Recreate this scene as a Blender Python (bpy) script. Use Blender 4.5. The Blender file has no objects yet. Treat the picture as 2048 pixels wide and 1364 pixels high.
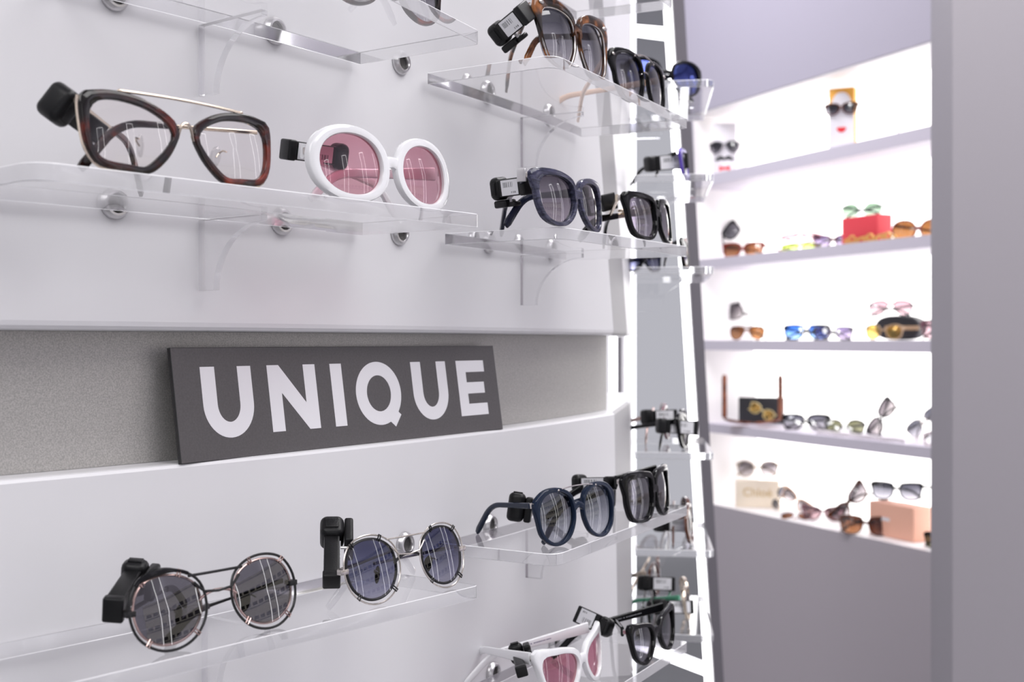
import bpy, bmesh, math, random
from mathutils import Vector, Matrix
V = Vector
rnd = random.Random(11)
sc = bpy.context.scene
COL = sc.collection
H = 1.45            # camera height above the floor
F = 2400.0          # focal length in pixels of a 2048 px wide frame
rad = math.radians

def P(px, py, d):   # the point seen at a pixel, d metres deep
    return V(((px - 1024) / F * d, d, (682 - py) / F * d + H))

def Pz(px, py, z):  # the point seen at a pixel, z metres above the eye line
    return P(px, py, z * F / (682 - py))

# ------------------------------------------------------------------ materials
MATS = {}
def nodes_of(name):
    m = bpy.data.materials.new(name); m.use_nodes = True
    nt = m.node_tree; nt.nodes.clear()
    return m, nt, nt.nodes.new('ShaderNodeOutputMaterial')

def pbr(name, col, rough=.4, metal=0, coat=0, spec=.5, emit=None, estr=0, bump=0, bscale=200, trans=0, ior=1.5):
    if name in MATS: return MATS[name]
    m, nt, out = nodes_of(name)
    b = nt.nodes.new('ShaderNodeBsdfPrincipled')
    b.inputs['Base Color'].default_value = (*col, 1)
    b.inputs['Roughness'].default_value = rough
    b.inputs['Metallic'].default_value = metal
    b.inputs['Coat Weight'].default_value = coat
    b.inputs['Coat Roughness'].default_value = .05
    b.inputs['Specular IOR Level'].default_value = spec
    b.inputs['Transmission Weight'].default_value = trans
    b.inputs['IOR'].default_value = ior
    if emit:
        b.inputs['Emission Color'].default_value = (*emit, 1)
        b.inputs['Emission Strength'].default_value = estr
    if bump:
        tc = nt.nodes.new('ShaderNodeTexCoord'); n = nt.nodes.new('ShaderNodeTexNoise')
        n.inputs['Scale'].default_value = bscale
        nt.links.new(tc.outputs['Object'], n.inputs['Vector'])
        bp = nt.nodes.new('ShaderNodeBump'); bp.inputs['Strength'].default_value = bump
        bp.inputs['Distance'].default_value = .001
        nt.links.new(n.outputs['Fac'], bp.inputs['Height']); nt.links.new(bp.outputs[0], b.inputs['Normal'])
    nt.links.new(b.outputs[0], out.inputs[0])
    MATS[name] = m
    return m

def noisy(name, stops, scale, rough=.2, coat=.5, metal=0, detail=3, stretch=(1, 1, 1), dist=0.0, bump=0):
    if name in MATS: return MATS[name]
    m, nt, out = nodes_of(name)
    b = nt.nodes.new('ShaderNodeBsdfPrincipled')
    b.inputs['Roughness'].default_value = rough
    b.inputs['Coat Weight'].default_value = coat
    b.inputs['Metallic'].default_value = metal
    tc = nt.nodes.new('ShaderNodeTexCoord'); mp = nt.nodes.new('ShaderNodeMapping')
    mp.inputs['Scale'].default_value = stretch
    n = nt.nodes.new('ShaderNodeTexNoise'); n.inputs['Scale'].default_value = scale
    n.inputs['Detail'].default_value = detail; n.inputs['Distortion'].default_value = dist
    r = nt.nodes.new('ShaderNodeValToRGB')
    e = r.color_ramp.elements
    while len(e) < len(stops): e.new(.5)
    for el, (p, c) in zip(e, stops): el.position = p; el.color = (*c, 1)
    L = nt.links.new
    L(tc.outputs['Object'], mp.inputs[0]); L(mp.outputs[0], n.inputs['Vector']); L(n.outputs['Fac'], r.inputs[0])
    L(r.outputs[0], b.inputs['Base Color'])
    if bump:
        bp = nt.nodes.new('ShaderNodeBump'); bp.inputs['Strength'].default_value = bump
        bp.inputs['Distance'].default_value = .0005
        L(n.outputs['Fac'], bp.inputs['Height']); L(bp.outputs[0], b.inputs['Normal'])
    L(b.outputs[0], out.inputs[0])
    MATS[name] = m
    return m

def lens_mat(name, top, bot, refl=0.0, reflcol=(1, 1, 1)):
    """coloured lens: the tint fades from top to bottom, with a glossy coating"""
    if name in MATS: return MATS[name]
    m, nt, out = nodes_of(name)
    L = nt.links.new
    tc = nt.nodes.new('ShaderNodeTexCoord'); sx = nt.nodes.new('ShaderNodeSeparateXYZ')
    L(tc.outputs['Generated'], sx.inputs[0])
    r = nt.nodes.new('ShaderNodeValToRGB')
    sq = lambda c: tuple(math.sqrt(max(x, 0)) for x in c)
    r.color_ramp.elements[0].position = .1; r.color_ramp.elements[0].color = (*sq(bot), 1)
    r.color_ramp.elements[1].position = .85; r.color_ramp.elements[1].color = (*sq(top), 1)
    L(sx.outputs['Z'], r.inputs[0])
    t = nt.nodes.new('ShaderNodeBsdfTransparent'); L(r.outputs[0], t.inputs[0])
    g = nt.nodes.new('ShaderNodeBsdfGlossy'); g.inputs['Roughness'].default_value = 0.02
    g.inputs['Color'].default_value = (*reflcol, 1)
    fr = nt.nodes.new('ShaderNodeFresnel'); fr.inputs[0].default_value = 1.5
    ad = nt.nodes.new('ShaderNodeMath'); ad.operation = 'ADD'; ad.inputs[1].default_value = refl; ad.use_clamp = True
    L(fr.outputs[0], ad.inputs[0])
    ge = nt.nodes.new('ShaderNodeNewGeometry')
    iv = nt.nodes.new('ShaderNodeMath'); iv.operation = 'SUBTRACT'; iv.inputs[0].default_value = 1; L(ge.outputs['Backfacing'], iv.inputs[1])
    mu = nt.nodes.new('ShaderNodeMath'); mu.operation = 'MULTIPLY'; L(ad.outputs[0], mu.inputs[0]); L(iv.outputs[0], mu.inputs[1])
    mx = nt.nodes.new('ShaderNodeMixShader')
    L(mu.outputs[0], mx.inputs[0]); L(t.outputs[0], mx.inputs[1]); L(g.outputs[0], mx.inputs[2])
    L(mx.outputs[0], out.inputs[0])
    MATS[name] = m
    return m

def glow(name, col, s):
    if name in MATS: return MATS[name]
    m, nt, out = nodes_of(name)
    e = nt.nodes.new('ShaderNodeEmission'); e.inputs[0].default_value = (*col, 1); e.inputs[1].default_value = s
    nt.links.new(e.outputs[0], out.inputs[0]); MATS[name] = m
    return m

def glass(name, col, ior, rough=0.0):
    if name in MATS: return MATS[name]
    m, nt, out = nodes_of(name)
    g = nt.nodes.new('ShaderNodeBsdfGlass'); g.inputs['Color'].default_value = (*col, 1)
    g.inputs['IOR'].default_value = ior; g.inputs['Roughness'].default_value = rough
    nt.links.new(g.outputs[0], out.inputs[0]); MATS[name] = m
    return m

WHITE = pbr('white_lacquer', (.80, .795, .815), .33, coat=.0, spec=.35)
BAND = noisy('grey_brushed_band', [(.35, (.36, .35, .335)), (.65, (.52, .505, .485))], 1100, rough=.42, coat=0, metal=.25, detail=2, bump=.15)
SIGN = noisy('charcoal_print', [(.3, (.082, .076, .079)), (.7, (.102, .094, .098))], 700, rough=.42, coat=0, detail=2)
SIGNEDGE = pbr('sign_core', (.03, .03, .032), .4)
PRINT = pbr('white_print', (.84, .83, .86), .45)
ACRYL = lens_mat('clear_acrylic', (.965, .965, .97), (.965, .965, .97), .005)
def edge_mat():
    m, nt, out = nodes_of('acrylic_cut_edge'); L = nt.links.new
    t = nt.nodes.new('ShaderNodeBsdfTransparent'); t.inputs[0].default_value = (.95, .95, .96, 1)
    d = nt.nodes.new('ShaderNodeBsdfTranslucent'); d.inputs[0].default_value = (.88, .88, .90, 1)
    df = nt.nodes.new('ShaderNodeBsdfDiffuse'); df.inputs[0].default_value = (.86, .86, .88, 1)
    g = nt.nodes.new('ShaderNodeBsdfGlossy'); g.inputs['Roughness'].default_value = .08
    m1 = nt.nodes.new('ShaderNodeMixShader'); m1.inputs[0].default_value = .6; L(d.outputs[0], m1.inputs[1]); L(df.outputs[0], m1.inputs[2])
    m2 = nt.nodes.new('ShaderNodeMixShader'); m2.inputs[0].default_value = .74
    gl = nt.nodes.new('ShaderNodeBsdfRefraction'); gl.inputs['IOR'].default_value = 1.35; gl.inputs['Roughness'].default_value = .05; gl.inputs['Color'].default_value = (.97, .97, .98, 1)
    mt = nt.nodes.new('ShaderNodeMixShader'); mt.inputs[0].default_value = .3; L(gl.outputs[0], mt.inputs[1]); L(t.outputs[0], mt.inputs[2])
    L(m1.outputs[0], m2.inputs[1]); L(mt.outputs[0], m2.inputs[2])
    fr = nt.nodes.new('ShaderNodeFresnel'); fr.inputs[0].default_value = 1.45
    m3 = nt.nodes.new('ShaderNodeMixShader'); L(fr.outputs[0], m3.inputs[0]); L(m2.outputs[0], m3.inputs[1]); L(g.outputs[0], m3.inputs[2])
    L(m3.outputs[0], out.inputs[0]); return m
ACEDGE = edge_mat()
ACBEV = pbr('acrylic_bevel_glint', (.90, .90, .92), .2, spec=.5)  # opaque white, imitates bright glint lines along the clear plate edges
CHROME = pbr('polished_steel', (.66, .65, .66), .3, metal=1)
SOCKET = pbr('dark_socket', (.05, .047, .045), .5)
BLACK = pbr('black_acetate', (.004, .004, .005), .11, spec=.24)
BLACKM = pbr('black_metal', (.02, .02, .022), .35, metal=.4)
NAVY = pbr('navy_acetate', (.010, .013, .03), .13, spec=.32)
NAVYG = noisy('navy_marbled_acetate', [(.3, (.012, .014, .028)), (.75, (.07, .07, .13))], 260, rough=.13, coat=0, detail=4, stretch=(.25, 1, 2))
BLUEAC = pbr('dark_blue_acetate', (.007, .015, .038), .12, spec=.26)
WHITEAC = pbr('white_acetate', (.86, .86, .88), .14, coat=.5)
TORT = noisy('red_tortoise_acetate', [(.44, (.007, .005, .005)), (.58, (.035, .008, .006)), (.72, (.20, .026, .012))], 55, rough=.12, coat=0, detail=2.5, dist=.6)
TORTO = noisy('amber_tortoise_acetate', [(.40, (.012, .008, .006)), (.52, (.09, .035, .015)), (.66, (.36, .13, .04))], 60, rough=.13, coat=0, detail=2.5, dist=.6)
GOLD = pbr('pale_gold', (.74, .64, .52), .2, metal=1)
SILVER = pbr('silver_wire', (.62, .58, .56), .25, metal=1)
ROSE = pbr('rose_wire', (.55, .40, .37), .25, metal=1)
GUN = pbr('gunmetal', (.10, .095, .10), .3, metal=1)
PEACH = pbr('peach_acetate', (.85, .58, .42), .25, coat=.3)
CLEARAC = lens_mat('clear_frame_plastic', (.93, .93, .94), (.93, .93, .94), .04)
PADC = lens_mat('clear_silicone', (.8, .8, .8), (.8, .8, .8), .08)
TAGB = pbr('black_tag_plastic', (.007, .007, .008), .34, spec=.28, bump=.15, bscale=1500)
BROWNAC = pbr('brown_acetate', (.10, .028, .012), .15, coat=.5)
GREYWALL = pbr('lilac_grey_wall', (.42, .395, .47), .6)
GREYLOW = pbr('warm_grey_wall', (.46, .42, .455), .6)
PART = pbr('partition_grey', (.33, .31, .34), .65)
BOARDM = pbr('shelf_board_lacquer', (.63, .59, .67), .5)
FLOORM = noisy('grey_floor', [(.3, (.22, .22, .23)), (.7, (.28, .275, .28))], 6, rough=.35, coat=0)
CEILM = pbr('ceiling_white', (.75, .75, .78), .7)
GLOWW = glow('backlight', (1.0, .975, .965), 3.2)
LED = glow('led_strip', (1.0, .985, 1.0), 6.0)

def label_mat():
    m, nt, out = nodes_of('barcode_label')
    L = nt.links.new
    tc = nt.nodes.new('ShaderNodeTexCoord'); s = nt.nodes.new('ShaderNodeSeparateXYZ'); L(tc.outputs['Generated'], s.inputs[0])
    mp = nt.nodes.new('ShaderNodeMapping'); mp.inputs['Scale'].default_value = (38, 0, 0)
    n = nt.nodes.new('ShaderNodeTexNoise'); n.inputs['Scale'].default_value = 1; n.inputs['Detail'].default_value = 0
    L(tc.outputs['Generated'], mp.inputs[0]); L(mp.outputs[0], n.inputs['Vector'])
    def mth(op, a, b):
        k = nt.nodes.new('ShaderNodeMath'); k.operation = op
        for i, x in enumerate((a, b)):
            if isinstance(x, (int, float)): k.inputs[i].default_value = x
            else: L(x, k.inputs[i])
        return k.outputs[0]
    bars = mth('GREATER_THAN', n.outputs['Fac'], .5)
    zone = mth('MULTIPLY', mth('GREATER_THAN', s.outputs['Y'], .52), mth('LESS_THAN', s.outputs['Y'], .85))
    zone = mth('MULTIPLY', zone, mth('MULTIPLY', mth('GREATER_THAN', s.outputs['X'], .12), mth('LESS_THAN', s.outputs['X'], .7)))
    dark = mth('MULTIPLY', bars, zone)
    z2 = mth('MULTIPLY', mth('MULTIPLY', mth('GREATER_THAN', s.outputs['Y'], .12), mth('LESS_THAN', s.outputs['Y'], .24)),
             mth('MULTIPLY', mth('GREATER_THAN', s.outputs['X'], .55), mth('LESS_THAN', s.outputs['X'], .85)))
    dark = mth('MAXIMUM', dark, mth('MULTIPLY', z2, bars))
    mx = nt.nodes.new('ShaderNodeMix'); mx.data_type = 'RGBA'
    L(dark, mx.inputs[0]); mx.inputs[6].default_value = (.80, .80, .83, 1); mx.inputs[7].default_value = (.08, .08, .09, 1)
    b = nt.nodes.new('ShaderNodeBsdfPrincipled'); b.inputs['Roughness'].default_value = .45
    L(mx.outputs[2], b.inputs['Base Color']); L(b.outputs[0], out.inputs[0])
    return m
LABELM = label_mat()

# ------------------------------------------------------------------ mesh helpers
class MB:
    def __init__(s): s.v = []; s.f = []; s.m = []
    def add(s, vs, fs, mi=0):
        o = len(s.v); s.v += [tuple(x) for x in vs]
        s.f += [[i + o for i in f] for f in fs]; s.m += [mi] * len(fs)
    def loft(s, rings, loop=False, caps=True, mi=0, closed=True):
        n = len(rings[0]); k = len(rings); fs = []
        for i in range(k if loop else k - 1):
            a, b = i * n, ((i + 1) % k) * n
            for j in range(n if closed else n - 1):
                j2 = (j + 1) % n
                fs.append([a + j, a + j2, b + j2, b + j])
        if caps and not loop:
            fs.append(list(range(n))); fs.append([(k - 1) * n + j for j in range(n)])
        s.add([p for r in rings for p in r], fs, mi)
    def prism(s, poly3, vec, mi=0):
        s.loft([[V(p) for p in poly3], [V(p) + V(vec) for p in poly3]], mi=mi)
    def rbox(s, c, size, bev=.001, axes=None, mi=0, seg=2, rr=None):
        ex, ey, ez = axes or (V((1, 0, 0)), V((0, 1, 0)), V((0, 0, 1)))
        c = V(c); lx, ly, lz = size; bev = min(bev, min(size) * .49)
        r0 = rr if rr else bev
        rings = []
        for i in range(seg, -1, -1):
            a = math.pi / 2 * i / seg
            rings.append((-lz / 2 + bev * (1 - math.sin(a)), bev * (1 - math.cos(a))))
        rings = rings + [(-z, ins) for z, ins in reversed(rings)]
        out = []
        for z, ins in rings:
            pr = rrect(lx - 2 * ins, ly - 2 * ins, max(r0 - ins, 1e-5), seg + 1)
            out.append([c + ex * a + ey * b + ez * z for a, b in pr])
        s.loft(out, mi=mi)
    def tube(s, path, r, n=8, loop=False, mi=0, caps=True):
        path = [V(p) for p in path]; k = len(path)
        rs = r if isinstance(r, (list, tuple)) else [r] * k
        def tan(i):
            a = path[(i - 1) % k] if (loop or i > 0) else path[i]
            b = path[(i + 1) % k] if (loop or i < k - 1) else path[i]
            return (b - a).normalized()
        t0 = tan(0); up = V((0, 0, 1)) if abs(t0.z) < .9 else V((0, 1, 0))
        nrm = (up - t0 * up.dot(t0)).normalized(); rings = []
        for i in range(k):
            t = tan(i); nrm = (nrm - t * nrm.dot(t)).normalized(); bi = t.cross(nrm)
            rings.append([path[i] + (nrm * math.cos(2 * math.pi * j / n) + bi * math.sin(2 * math.pi * j / n)) * rs[i] for j in range(n)])
        s.loft(rings, loop=loop, mi=mi, caps=caps)
    def lathe(s, prof, o, ax, n=28, mi=0, caps=False):
        ax = V(ax).normalized(); a = ax.orthogonal().normalized(); b = ax.cross(a); o = V(o)
        s.loft([[o + ax * h + (a * math.cos(2 * math.pi * j / n) + b * math.sin(2 * math.pi * j / n)) * r for j in range(n)] for r, h in prof], caps=caps, mi=mi)
    def ell(s, c, rx, ry, rz, n=12, m=8, axes=None, mi=0):
        ex, ey, ez = axes or (V((1, 0, 0)), V((0, 1, 0)), V((0, 0, 1))); c = V(c); rings = []
        for i in range(m + 1):
            ph = -math.pi / 2 + math.pi * (i * .98 + .01 * m) / m
            rings.append([c + ex * (rx * math.cos(ph) * math.cos(2 * math.pi * j / n)) + ey * (ry * math.cos(ph) * math.sin(2 * math.pi * j / n)) + ez * (rz * math.sin(ph)) for j in range(n)])
        s.loft(rings, mi=mi)
    def build(s, name, mat, parent=None, smooth=35):
        me = bpy.data.meshes.new(name); me.from_pydata(s.v, [], s.f)
        mats = mat if isinstance(mat, (list, tuple)) else [mat]
        for m in mats: me.materials.append(m)
        me.polygons.foreach_set('material_index', s.m)
        bm = bmesh.new(); bm.from_mesh(me); bmesh.ops.recalc_face_normals(bm, faces=bm.faces); bm.to_mesh(me); bm.free()
        if smooth:
            me.polygons.foreach_set('use_smooth', [True] * len(me.polygons))
            me.set_sharp_from_angle(angle=rad(smooth))
        me.update()
        o = bpy.data.objects.new(name, me); COL.objects.link(o)
        if parent: o.parent = parent
        return o

def rrect(w, h, r, seg=3):
    r = min(r, w / 2, h / 2); out = []
    for cx, cy, a0 in ((w / 2 - r, h / 2 - r, 0), (-w / 2 + r, h / 2 - r, 90), (-w / 2 + r, -h / 2 + r, 180), (w / 2 - r, -h / 2 + r, 270)):
        for i in range(seg + 1):
            a = rad(a0 + 90 * i / seg); out.append((cx + r * math.cos(a), cy + r * math.sin(a)))
    return out

def crom(pts, per=10):
    n = len(pts); out = []
    for i in range(n):
        p0, p1, p2, p3 = (V((*pts[(i + k) % n], 0)) for k in (-1, 0, 1, 2))
        for j in range(per):
            t = j / per
            q = .5 * ((2 * p1) + (p2 - p0) * t + (2 * p0 - 5 * p1 + 4 * p2 - p3) * t * t + (3 * p1 - p0 - 3 * p2 + p3) * t ** 3)
            out.append((q.x, q.y))
    return out

def polar(pts, n):
    """sample a closed outline (around 0,0) at n even angles"""
    fine = crom(pts, 12)
    ar = sorted((math.atan2(y, x) % (2 * math.pi), math.hypot(x, y)) for x, y in fine)
    ar = [(ar[-1][0] - 2 * math.pi, ar[-1][1])] + ar + [(ar[0][0] + 2 * math.pi, ar[0][1])]
    out = []; k = 0
    for i in range(n):
        th = 2 * math.pi * i / n
        while k < len(ar) - 2 and ar[k + 1][0] < th: k += 1
        (a0, r0), (a1, r1) = ar[k], ar[k + 1]
        f = 0 if a1 - a0 < 1e-9 else (th - a0) / (a1 - a0)
        r = r0 + (r1 - r0) * f
        out.append((r * math.cos(th), r * math.sin(th)))
    return out

def tag_obj(o, label=None, cat=None, group=None, kind=None):
    if label: o['label'] = label
    if cat: o['category'] = cat
    if group: o['group'] = group
    if kind: o['kind'] = kind
    return o

def empty(name, loc, rot=(0, 0, 0), label=None, cat=None, group=None):
    o = bpy.data.objects.new(name, None); COL.objects.link(o); o.empty_display_size = .02
    o.location = loc; o.rotation_euler = rot
    return tag_obj(o, label, cat, group)

def struct(o):
    o['kind'] = 'structure'; return o

# ------------------------------------------------------------------ the curved display tower
K = rad(24.0); TH0 = rad(60.7); X0 = (-.008, 1.118)
_tab = {}
def panel(s, off=0.0):
    n = 60; x, y = X0; ds = s / n
    for i in range(n):
        th = TH0 + K * (i + .5) * ds; x += math.cos(th) * ds; y += math.sin(th) * ds
    th = TH0 + K * s
    nx, ny = math.sin(th), -math.cos(th)
    return V((x + nx * off, y + ny * off)), V((nx, ny)), V((math.cos(th), math.sin(th)))

def panel_s(px):    # arc position where the panel is seen at pixel column px
    lo, hi = -.95, .34; r = (px - 1024) / F
    for _ in range(40):
        m = (lo + hi) / 2; p = panel(m)[0]
        if p.x / p.y < r: lo = m
        else: hi = m
    return (lo + hi) / 2

tower = empty('display_tower', (*panel(.0)[0], 0), label='tall white curved display tower with recessed grey band, standing left of the lit mirror', cat='display stand')
T0 = V(tower.location)

def slab(levels, sedge, corners, smin=-.95):
    rings = []
    N = 44
    for z, off in levels:
        se = sedge(z); ring = []
        for i in range(N + 1):
            p = panel(smin + (se - smin) * i / N, off)[0]; ring.append(V((p.x, p.y, z + H)) - T0)
        dl = panel(se)[0] - panel(.286)[0]
        b, c = corners
        ring.append(V((b[0] + dl.x + off * 1.2, b[1] + dl.y, z + H)) - T0)
        ring.append(V((c[0] + off, c[1] + off, z + H)) - T0)
        ring.append(V((c[0] - .06, c[1], z + H)) - T0)
        for s_ in (.1, -.3, smin):
            p = panel(s_, -.09)[0]; ring.append(V((p.x, p.y, z + H)) - T0)
        rings.append(ring)
    return rings
SIDE_SHADE = pbr('side_return_shade', (.27, .265, .28), .5)  # shade on the white panel's side, put into a darker grey
SIDE_SHADE2 = pbr('pale_side_return_shade', (.42, .415, .43), .5)  # shade on the lower panel's side, painted in a paler grey
def side_shade(o):
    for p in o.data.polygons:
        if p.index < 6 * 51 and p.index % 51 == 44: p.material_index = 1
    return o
mb = MB()
up_edge = lambda z: .286 - max(z - .0065, -.01) * .235
mb.loft(slab([(.0065, -.005), (.0073, -.0022), (.0095, -.0006), (.0125, 0), (.2, 0), (.4, 0), (.75, 0)], up_edge, ((.1555, 1.615), (.1885, 1.9))))
side_shade(mb.build('upper_panel', [WHITE, SIDE_SHADE], tower, 8))
mb = MB()
lo_edge = lambda z: .288 + (-.082 - z) * .05
mb.loft(slab([(-.082, -.0035), (-.0826, -.0012), (-.0845, 0), (-.35, 0), (-.7, 0), (-1.449, 0)], lo_edge, ((.158, 1.62), (.190, 1.9))))
side_shade(mb.build('lower_panel', [WHITE, SIDE_SHADE2], tower, 8))
mb = MB()
ring0 = []
for i in range(41):
    p = panel(-.94 + (.335 + .94) * i / 40, -.0245)[0]; ring0.append(p)
e0 = panel(.335, -.0245); tn, nn = e0[2], e0[1]
for i in range(1, 9):
    a = rad(90 * i / 8); ring0.append(e0[0] + tn * (.012 * math.sin(a)) - nn * (.012 * (1 - math.cos(a))))
ring0.append(ring0[-1] - nn * .05)
for s_ in (.1, -.3, -.94): ring0.append(panel(s_, -.088)[0])
mb.loft([[V((p.x, p.y, z + H)) - T0 for p in ring0] for z in (-.0818, -.0793, -.0785, .0063)])
mb.build('recessed_band', BAND, tower, 30)

# ------------------------------------------------------------------ acrylic shelves
def arc_corner(c, a, b, r, n=7):
    """rounded corner at c between points a and b"""
    u = (a - c).normalized(); w = (b - c).normalized()
    p, q = c + u * r, c + w * r
    return [(p * (1 - t) + c * t) * (1 - t) + (c * (1 - t) + q * t) * t for t in [i / n for i in range(n + 1)]]

def acrylic(o, flat_axis=None):
    """large faces clear, cut edges pale"""
    o.data.materials.append(ACEDGE); o.data.materials.append(ACBEV)
    for p in o.data.polygons:
        big = abs(p.normal.z) > .9 if flat_axis is None else abs(p.normal.dot(flat_axis)) > .9
        if not big: p.material_index = 2 if flat_axis is None and abs(p.normal.z) > .25 else 1
    return o

def plate_mesh(poly, z, t, org):
    mb = MB(); cx = sum((p for p in poly), V((0, 0))) / len(poly)
    e = .0005
    def ins(p): return p + (cx - p).normalized() * e
    rr = [([ins(p) for p in poly], z - t), (poly, z - t + e), (poly, z - e), ([ins(p) for p in poly], z)]
    mb.loft([[V((p.x, p.y, zz + H)) - org for p in ring] for ring, zz in rr])
    return mb

def bracket_mesh(pt, n, tn, z, org, depth=.065, hgt=.0475, th=.005):
    mb = MB(); pr = [(.0008, z), (depth, z)]
    for i in range(13):
        a = rad(90 * i / 12)
        pr.append((depth - .0485 * math.sin(a), z - hgt + .0435 * math.cos(a)))
    pr.append((.0008, z - hgt))
    poly = [V((pt.x + n.x * o - tn.x * th / 2, pt.y + n.y * o - tn.y * th / 2, zz + H)) - org for o, zz in pr]
    mb.prism(poly, (tn.x * th, tn.y * th, 0))
    return mb

SHELF = {}
def shelf(key, label, z, fl, fr, brackets=(), t=.0098, group='clear acrylic shelves on the white tower'):
    a = Pz(fl[0], fl[1], z); b = Pz(fr[0], fr[1], z)
    a = V((a.x, a.y)); b = V((b.x, b.y))
    def foot(p):
        best = min(((panel(s / 400)[0] - p).length, s / 400) for s in range(-380, 150))
        return best[1]
    sa, sb = foot(a), foot(b)
    back = [panel(sb + (sa - sb) * i / 16, .0068)[0] for i in range(17)]
    poly = arc_corner(a, back[-1], b, .016) + arc_corner(b, a, back[0], .005, 4) + back
    org = V((*((a + b) / 2), z - t + H))
    root = empty('acrylic_shelf', org, label=label, cat='shelf', group=group)
    acrylic(plate_mesh(poly, z, t, org).build('shelf_plate', ACRYL, root, 20))
    for px in brackets:
        pt, n, tn = panel(panel_s(px))
        acrylic(bracket_mesh(pt, n, tn, z - t - .0004, org).build('bracket', ACRYL, root, 20), V((tn.x, tn.y, 0)))
    SHELF[key] = (z, a, b, (b - a).normalized())
    return root
Z1, Z2, Z3, Z4 = .2237, .0918, -.176, -.308
shelf('1L', 'clear acrylic shelf at the top left, cut by the top of the photo', Z1, (455, -199), (960, 62), (402,))
shelf('2L', 'long clear acrylic shelf carrying the tortoiseshell and the white oval glasses', Z2, (64, 320), (960, 428), (402,))
shelf('3L', 'clear acrylic shelf under the two round wire sunglasses', Z3, (30, 1392), (958, 1170), (408,))
shelf('0R', 'clear acrylic shelf at the very top, only its underside and end showing', .343, (1116, -170), (1345, -2))
shelf('1R', 'clear acrylic shelf with two dark sunglasses at the top of the tower', Z1, (1110, 108), (1376, 238), (1042,))
shelf('2R', 'clear acrylic shelf carrying the navy and the chain-armed sunglasses', Z2, (1120, 453), (1376, 493), (1042,))
shelf('3R', 'clear acrylic shelf carrying the blue round and black square sunglasses', -.170, (1112, 1110), (1376, 1011), (1052,))
shelf('4R', 'lowest clear acrylic shelf, with white cat-eye glasses on it', -.303, (1130, 1440), (1376, 1283))

def bolt(px, py, label):
    s = panel_s(px); p, n, tn = panel(s); z = (682 - py) * p.y / F
    o = V((p.x, p.y, z + H)); ax = V((n.x, n.y, 0))
    root = empty('shelf_fixing', o, label=label, cat='fixing', group='steel ring fixings along the shelf backs')
    mb = MB(); mb.lathe([(.0060, .0012), (.0060, .0042), (.0066, .0050), (.0080, .0048), (.0096, .0028), (.0102, .0012), (.0102, .0004), (.0060, .0004)], (0, 0, 0), ax)
    mb.build('ring', CHROME, root, 40)
    mb = MB(); mb.lathe([(.0005, .0014), (.0059, .0014), (.0059, .0006), (.0005, .0006)], (0, 0, 0), ax, caps=True); mb.build('socket', SOCKET, root)
for px, py, lab in [
    (228, -9, 'steel ring fixing cut by the top left edge of the photo'),
    (548, 62, 'steel ring fixing behind the middle of the top left shelf'),
    (800, 125, 'steel ring fixing behind the right end of the top left shelf'),
    (973, 183, 'steel ring fixing below the tortoiseshell-topped sunglasses at upper right'),
    (1096, 228, 'steel ring fixing beside the peach temple arm'),
    (228, 407, 'steel ring fixing under the tortoiseshell glasses with gold brow bar'),
    (562, 443, 'steel ring fixing under the left end of the white oval glasses'),
    (797, 466, 'steel ring fixing under the right lens of the white oval glasses'),
    (976, 484, 'steel ring fixing at the back of the navy sunglasses shelf, left one'),
    (1100, 498, 'steel ring fixing at the back of the navy sunglasses shelf, right one'),
    (808, 1088, 'steel ring fixing seen behind the round blue-lens wire sunglasses'),
    (978, 1050, 'steel ring fixing behind the tip of the blue round sunglasses'),
    (1106, 1283, 'steel ring fixing behind the lowest black cat-eye arm'),
    (984, 1345, 'steel ring fixing left of the white cat-eye glasses'),
]: bolt(px, py, lab)

# ------------------------------------------------------------------ the sign
sgn0 = V((-.2203, .800, -.082 + H)); sgu = V((math.cos(rad(56.33)), math.sin(rad(56.33)), 0))
sgn = V((sgu.y, -sgu.x, 0)); sgup = (V((0, 0, .0776)) - sgn * .0115).normalized(); sgN = sgu.cross(sgup)
sign = empty('shop_sign', sgn0, label='dark grey UNIQUE sign board leaning on the grey band', cat='sign')
def spt(u, v, o=0.0): return sgu * (u * .001) + sgup * (v * .001) + sgN * o
mb = MB()
W_, H_, TK = 382.4, 78.4, .0034
mb.loft([[spt(*c, o) for c in ((i, i), (W_ - i, i), (W_ - i, H_ - i), (i, H_ - i))] for o, i in ((-TK, .3), (-TK + .0003, 0), (-TK + .0014, 0), (-TK + .0015, .35), (-TK + .0018, .35), (-TK + .0019, 0), (-.0003, 0), (0, .3))])
brd = mb.build('board', [SIGN, SIGNEDGE], sign, 20)
for p in brd.data.polygons:
    if p.normal.dot(sgN) < .8: p.material_index = 1
def arc(cx, cy, rx, ry, a0, a1, n=24):
    return [(cx + rx * math.cos(rad(a0 + (a1 - a0) * i / n)), cy + ry * math.sin(rad(a0 + (a1 - a0) * i / n))) for i in range(n + 1)]
def letter_u(x0, x1, stem, top=64.8, cy=38.3, bot=14.5, ib=25.6):
    cx = (x0 + x1) / 2; R = (x1 - x0) / 2
    return arc(cx, cy, R, cy - bot, 180, 360), arc(cx, cy, R - stem, cy - ib, 180, 360), x0, x1, stem, top
mb = MB()
def flat(poly):
    mb.loft([[spt(u, v, .00005) for u, v in poly], [spt(u, v, .00022) for u, v in poly]], mi=0)
def strip(outer, inner, closed=False):
    n = len(outer)
    for i in range(n if closed else n - 1):
        j = (i + 1) % n; flat([outer[i], outer[j], inner[j], inner[i]])
for x0, x1, st in ((23.8, 71, 13.0), (255.2, 304.2, 13.5)):
    o, i, *_ = letter_u(x0, x1, st)
    strip([(x0, 64.8)] + o + [(x1, 64.8)], [(x0 + st, 64.8)] + i + [(x1 - st, 64.8)])
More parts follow.
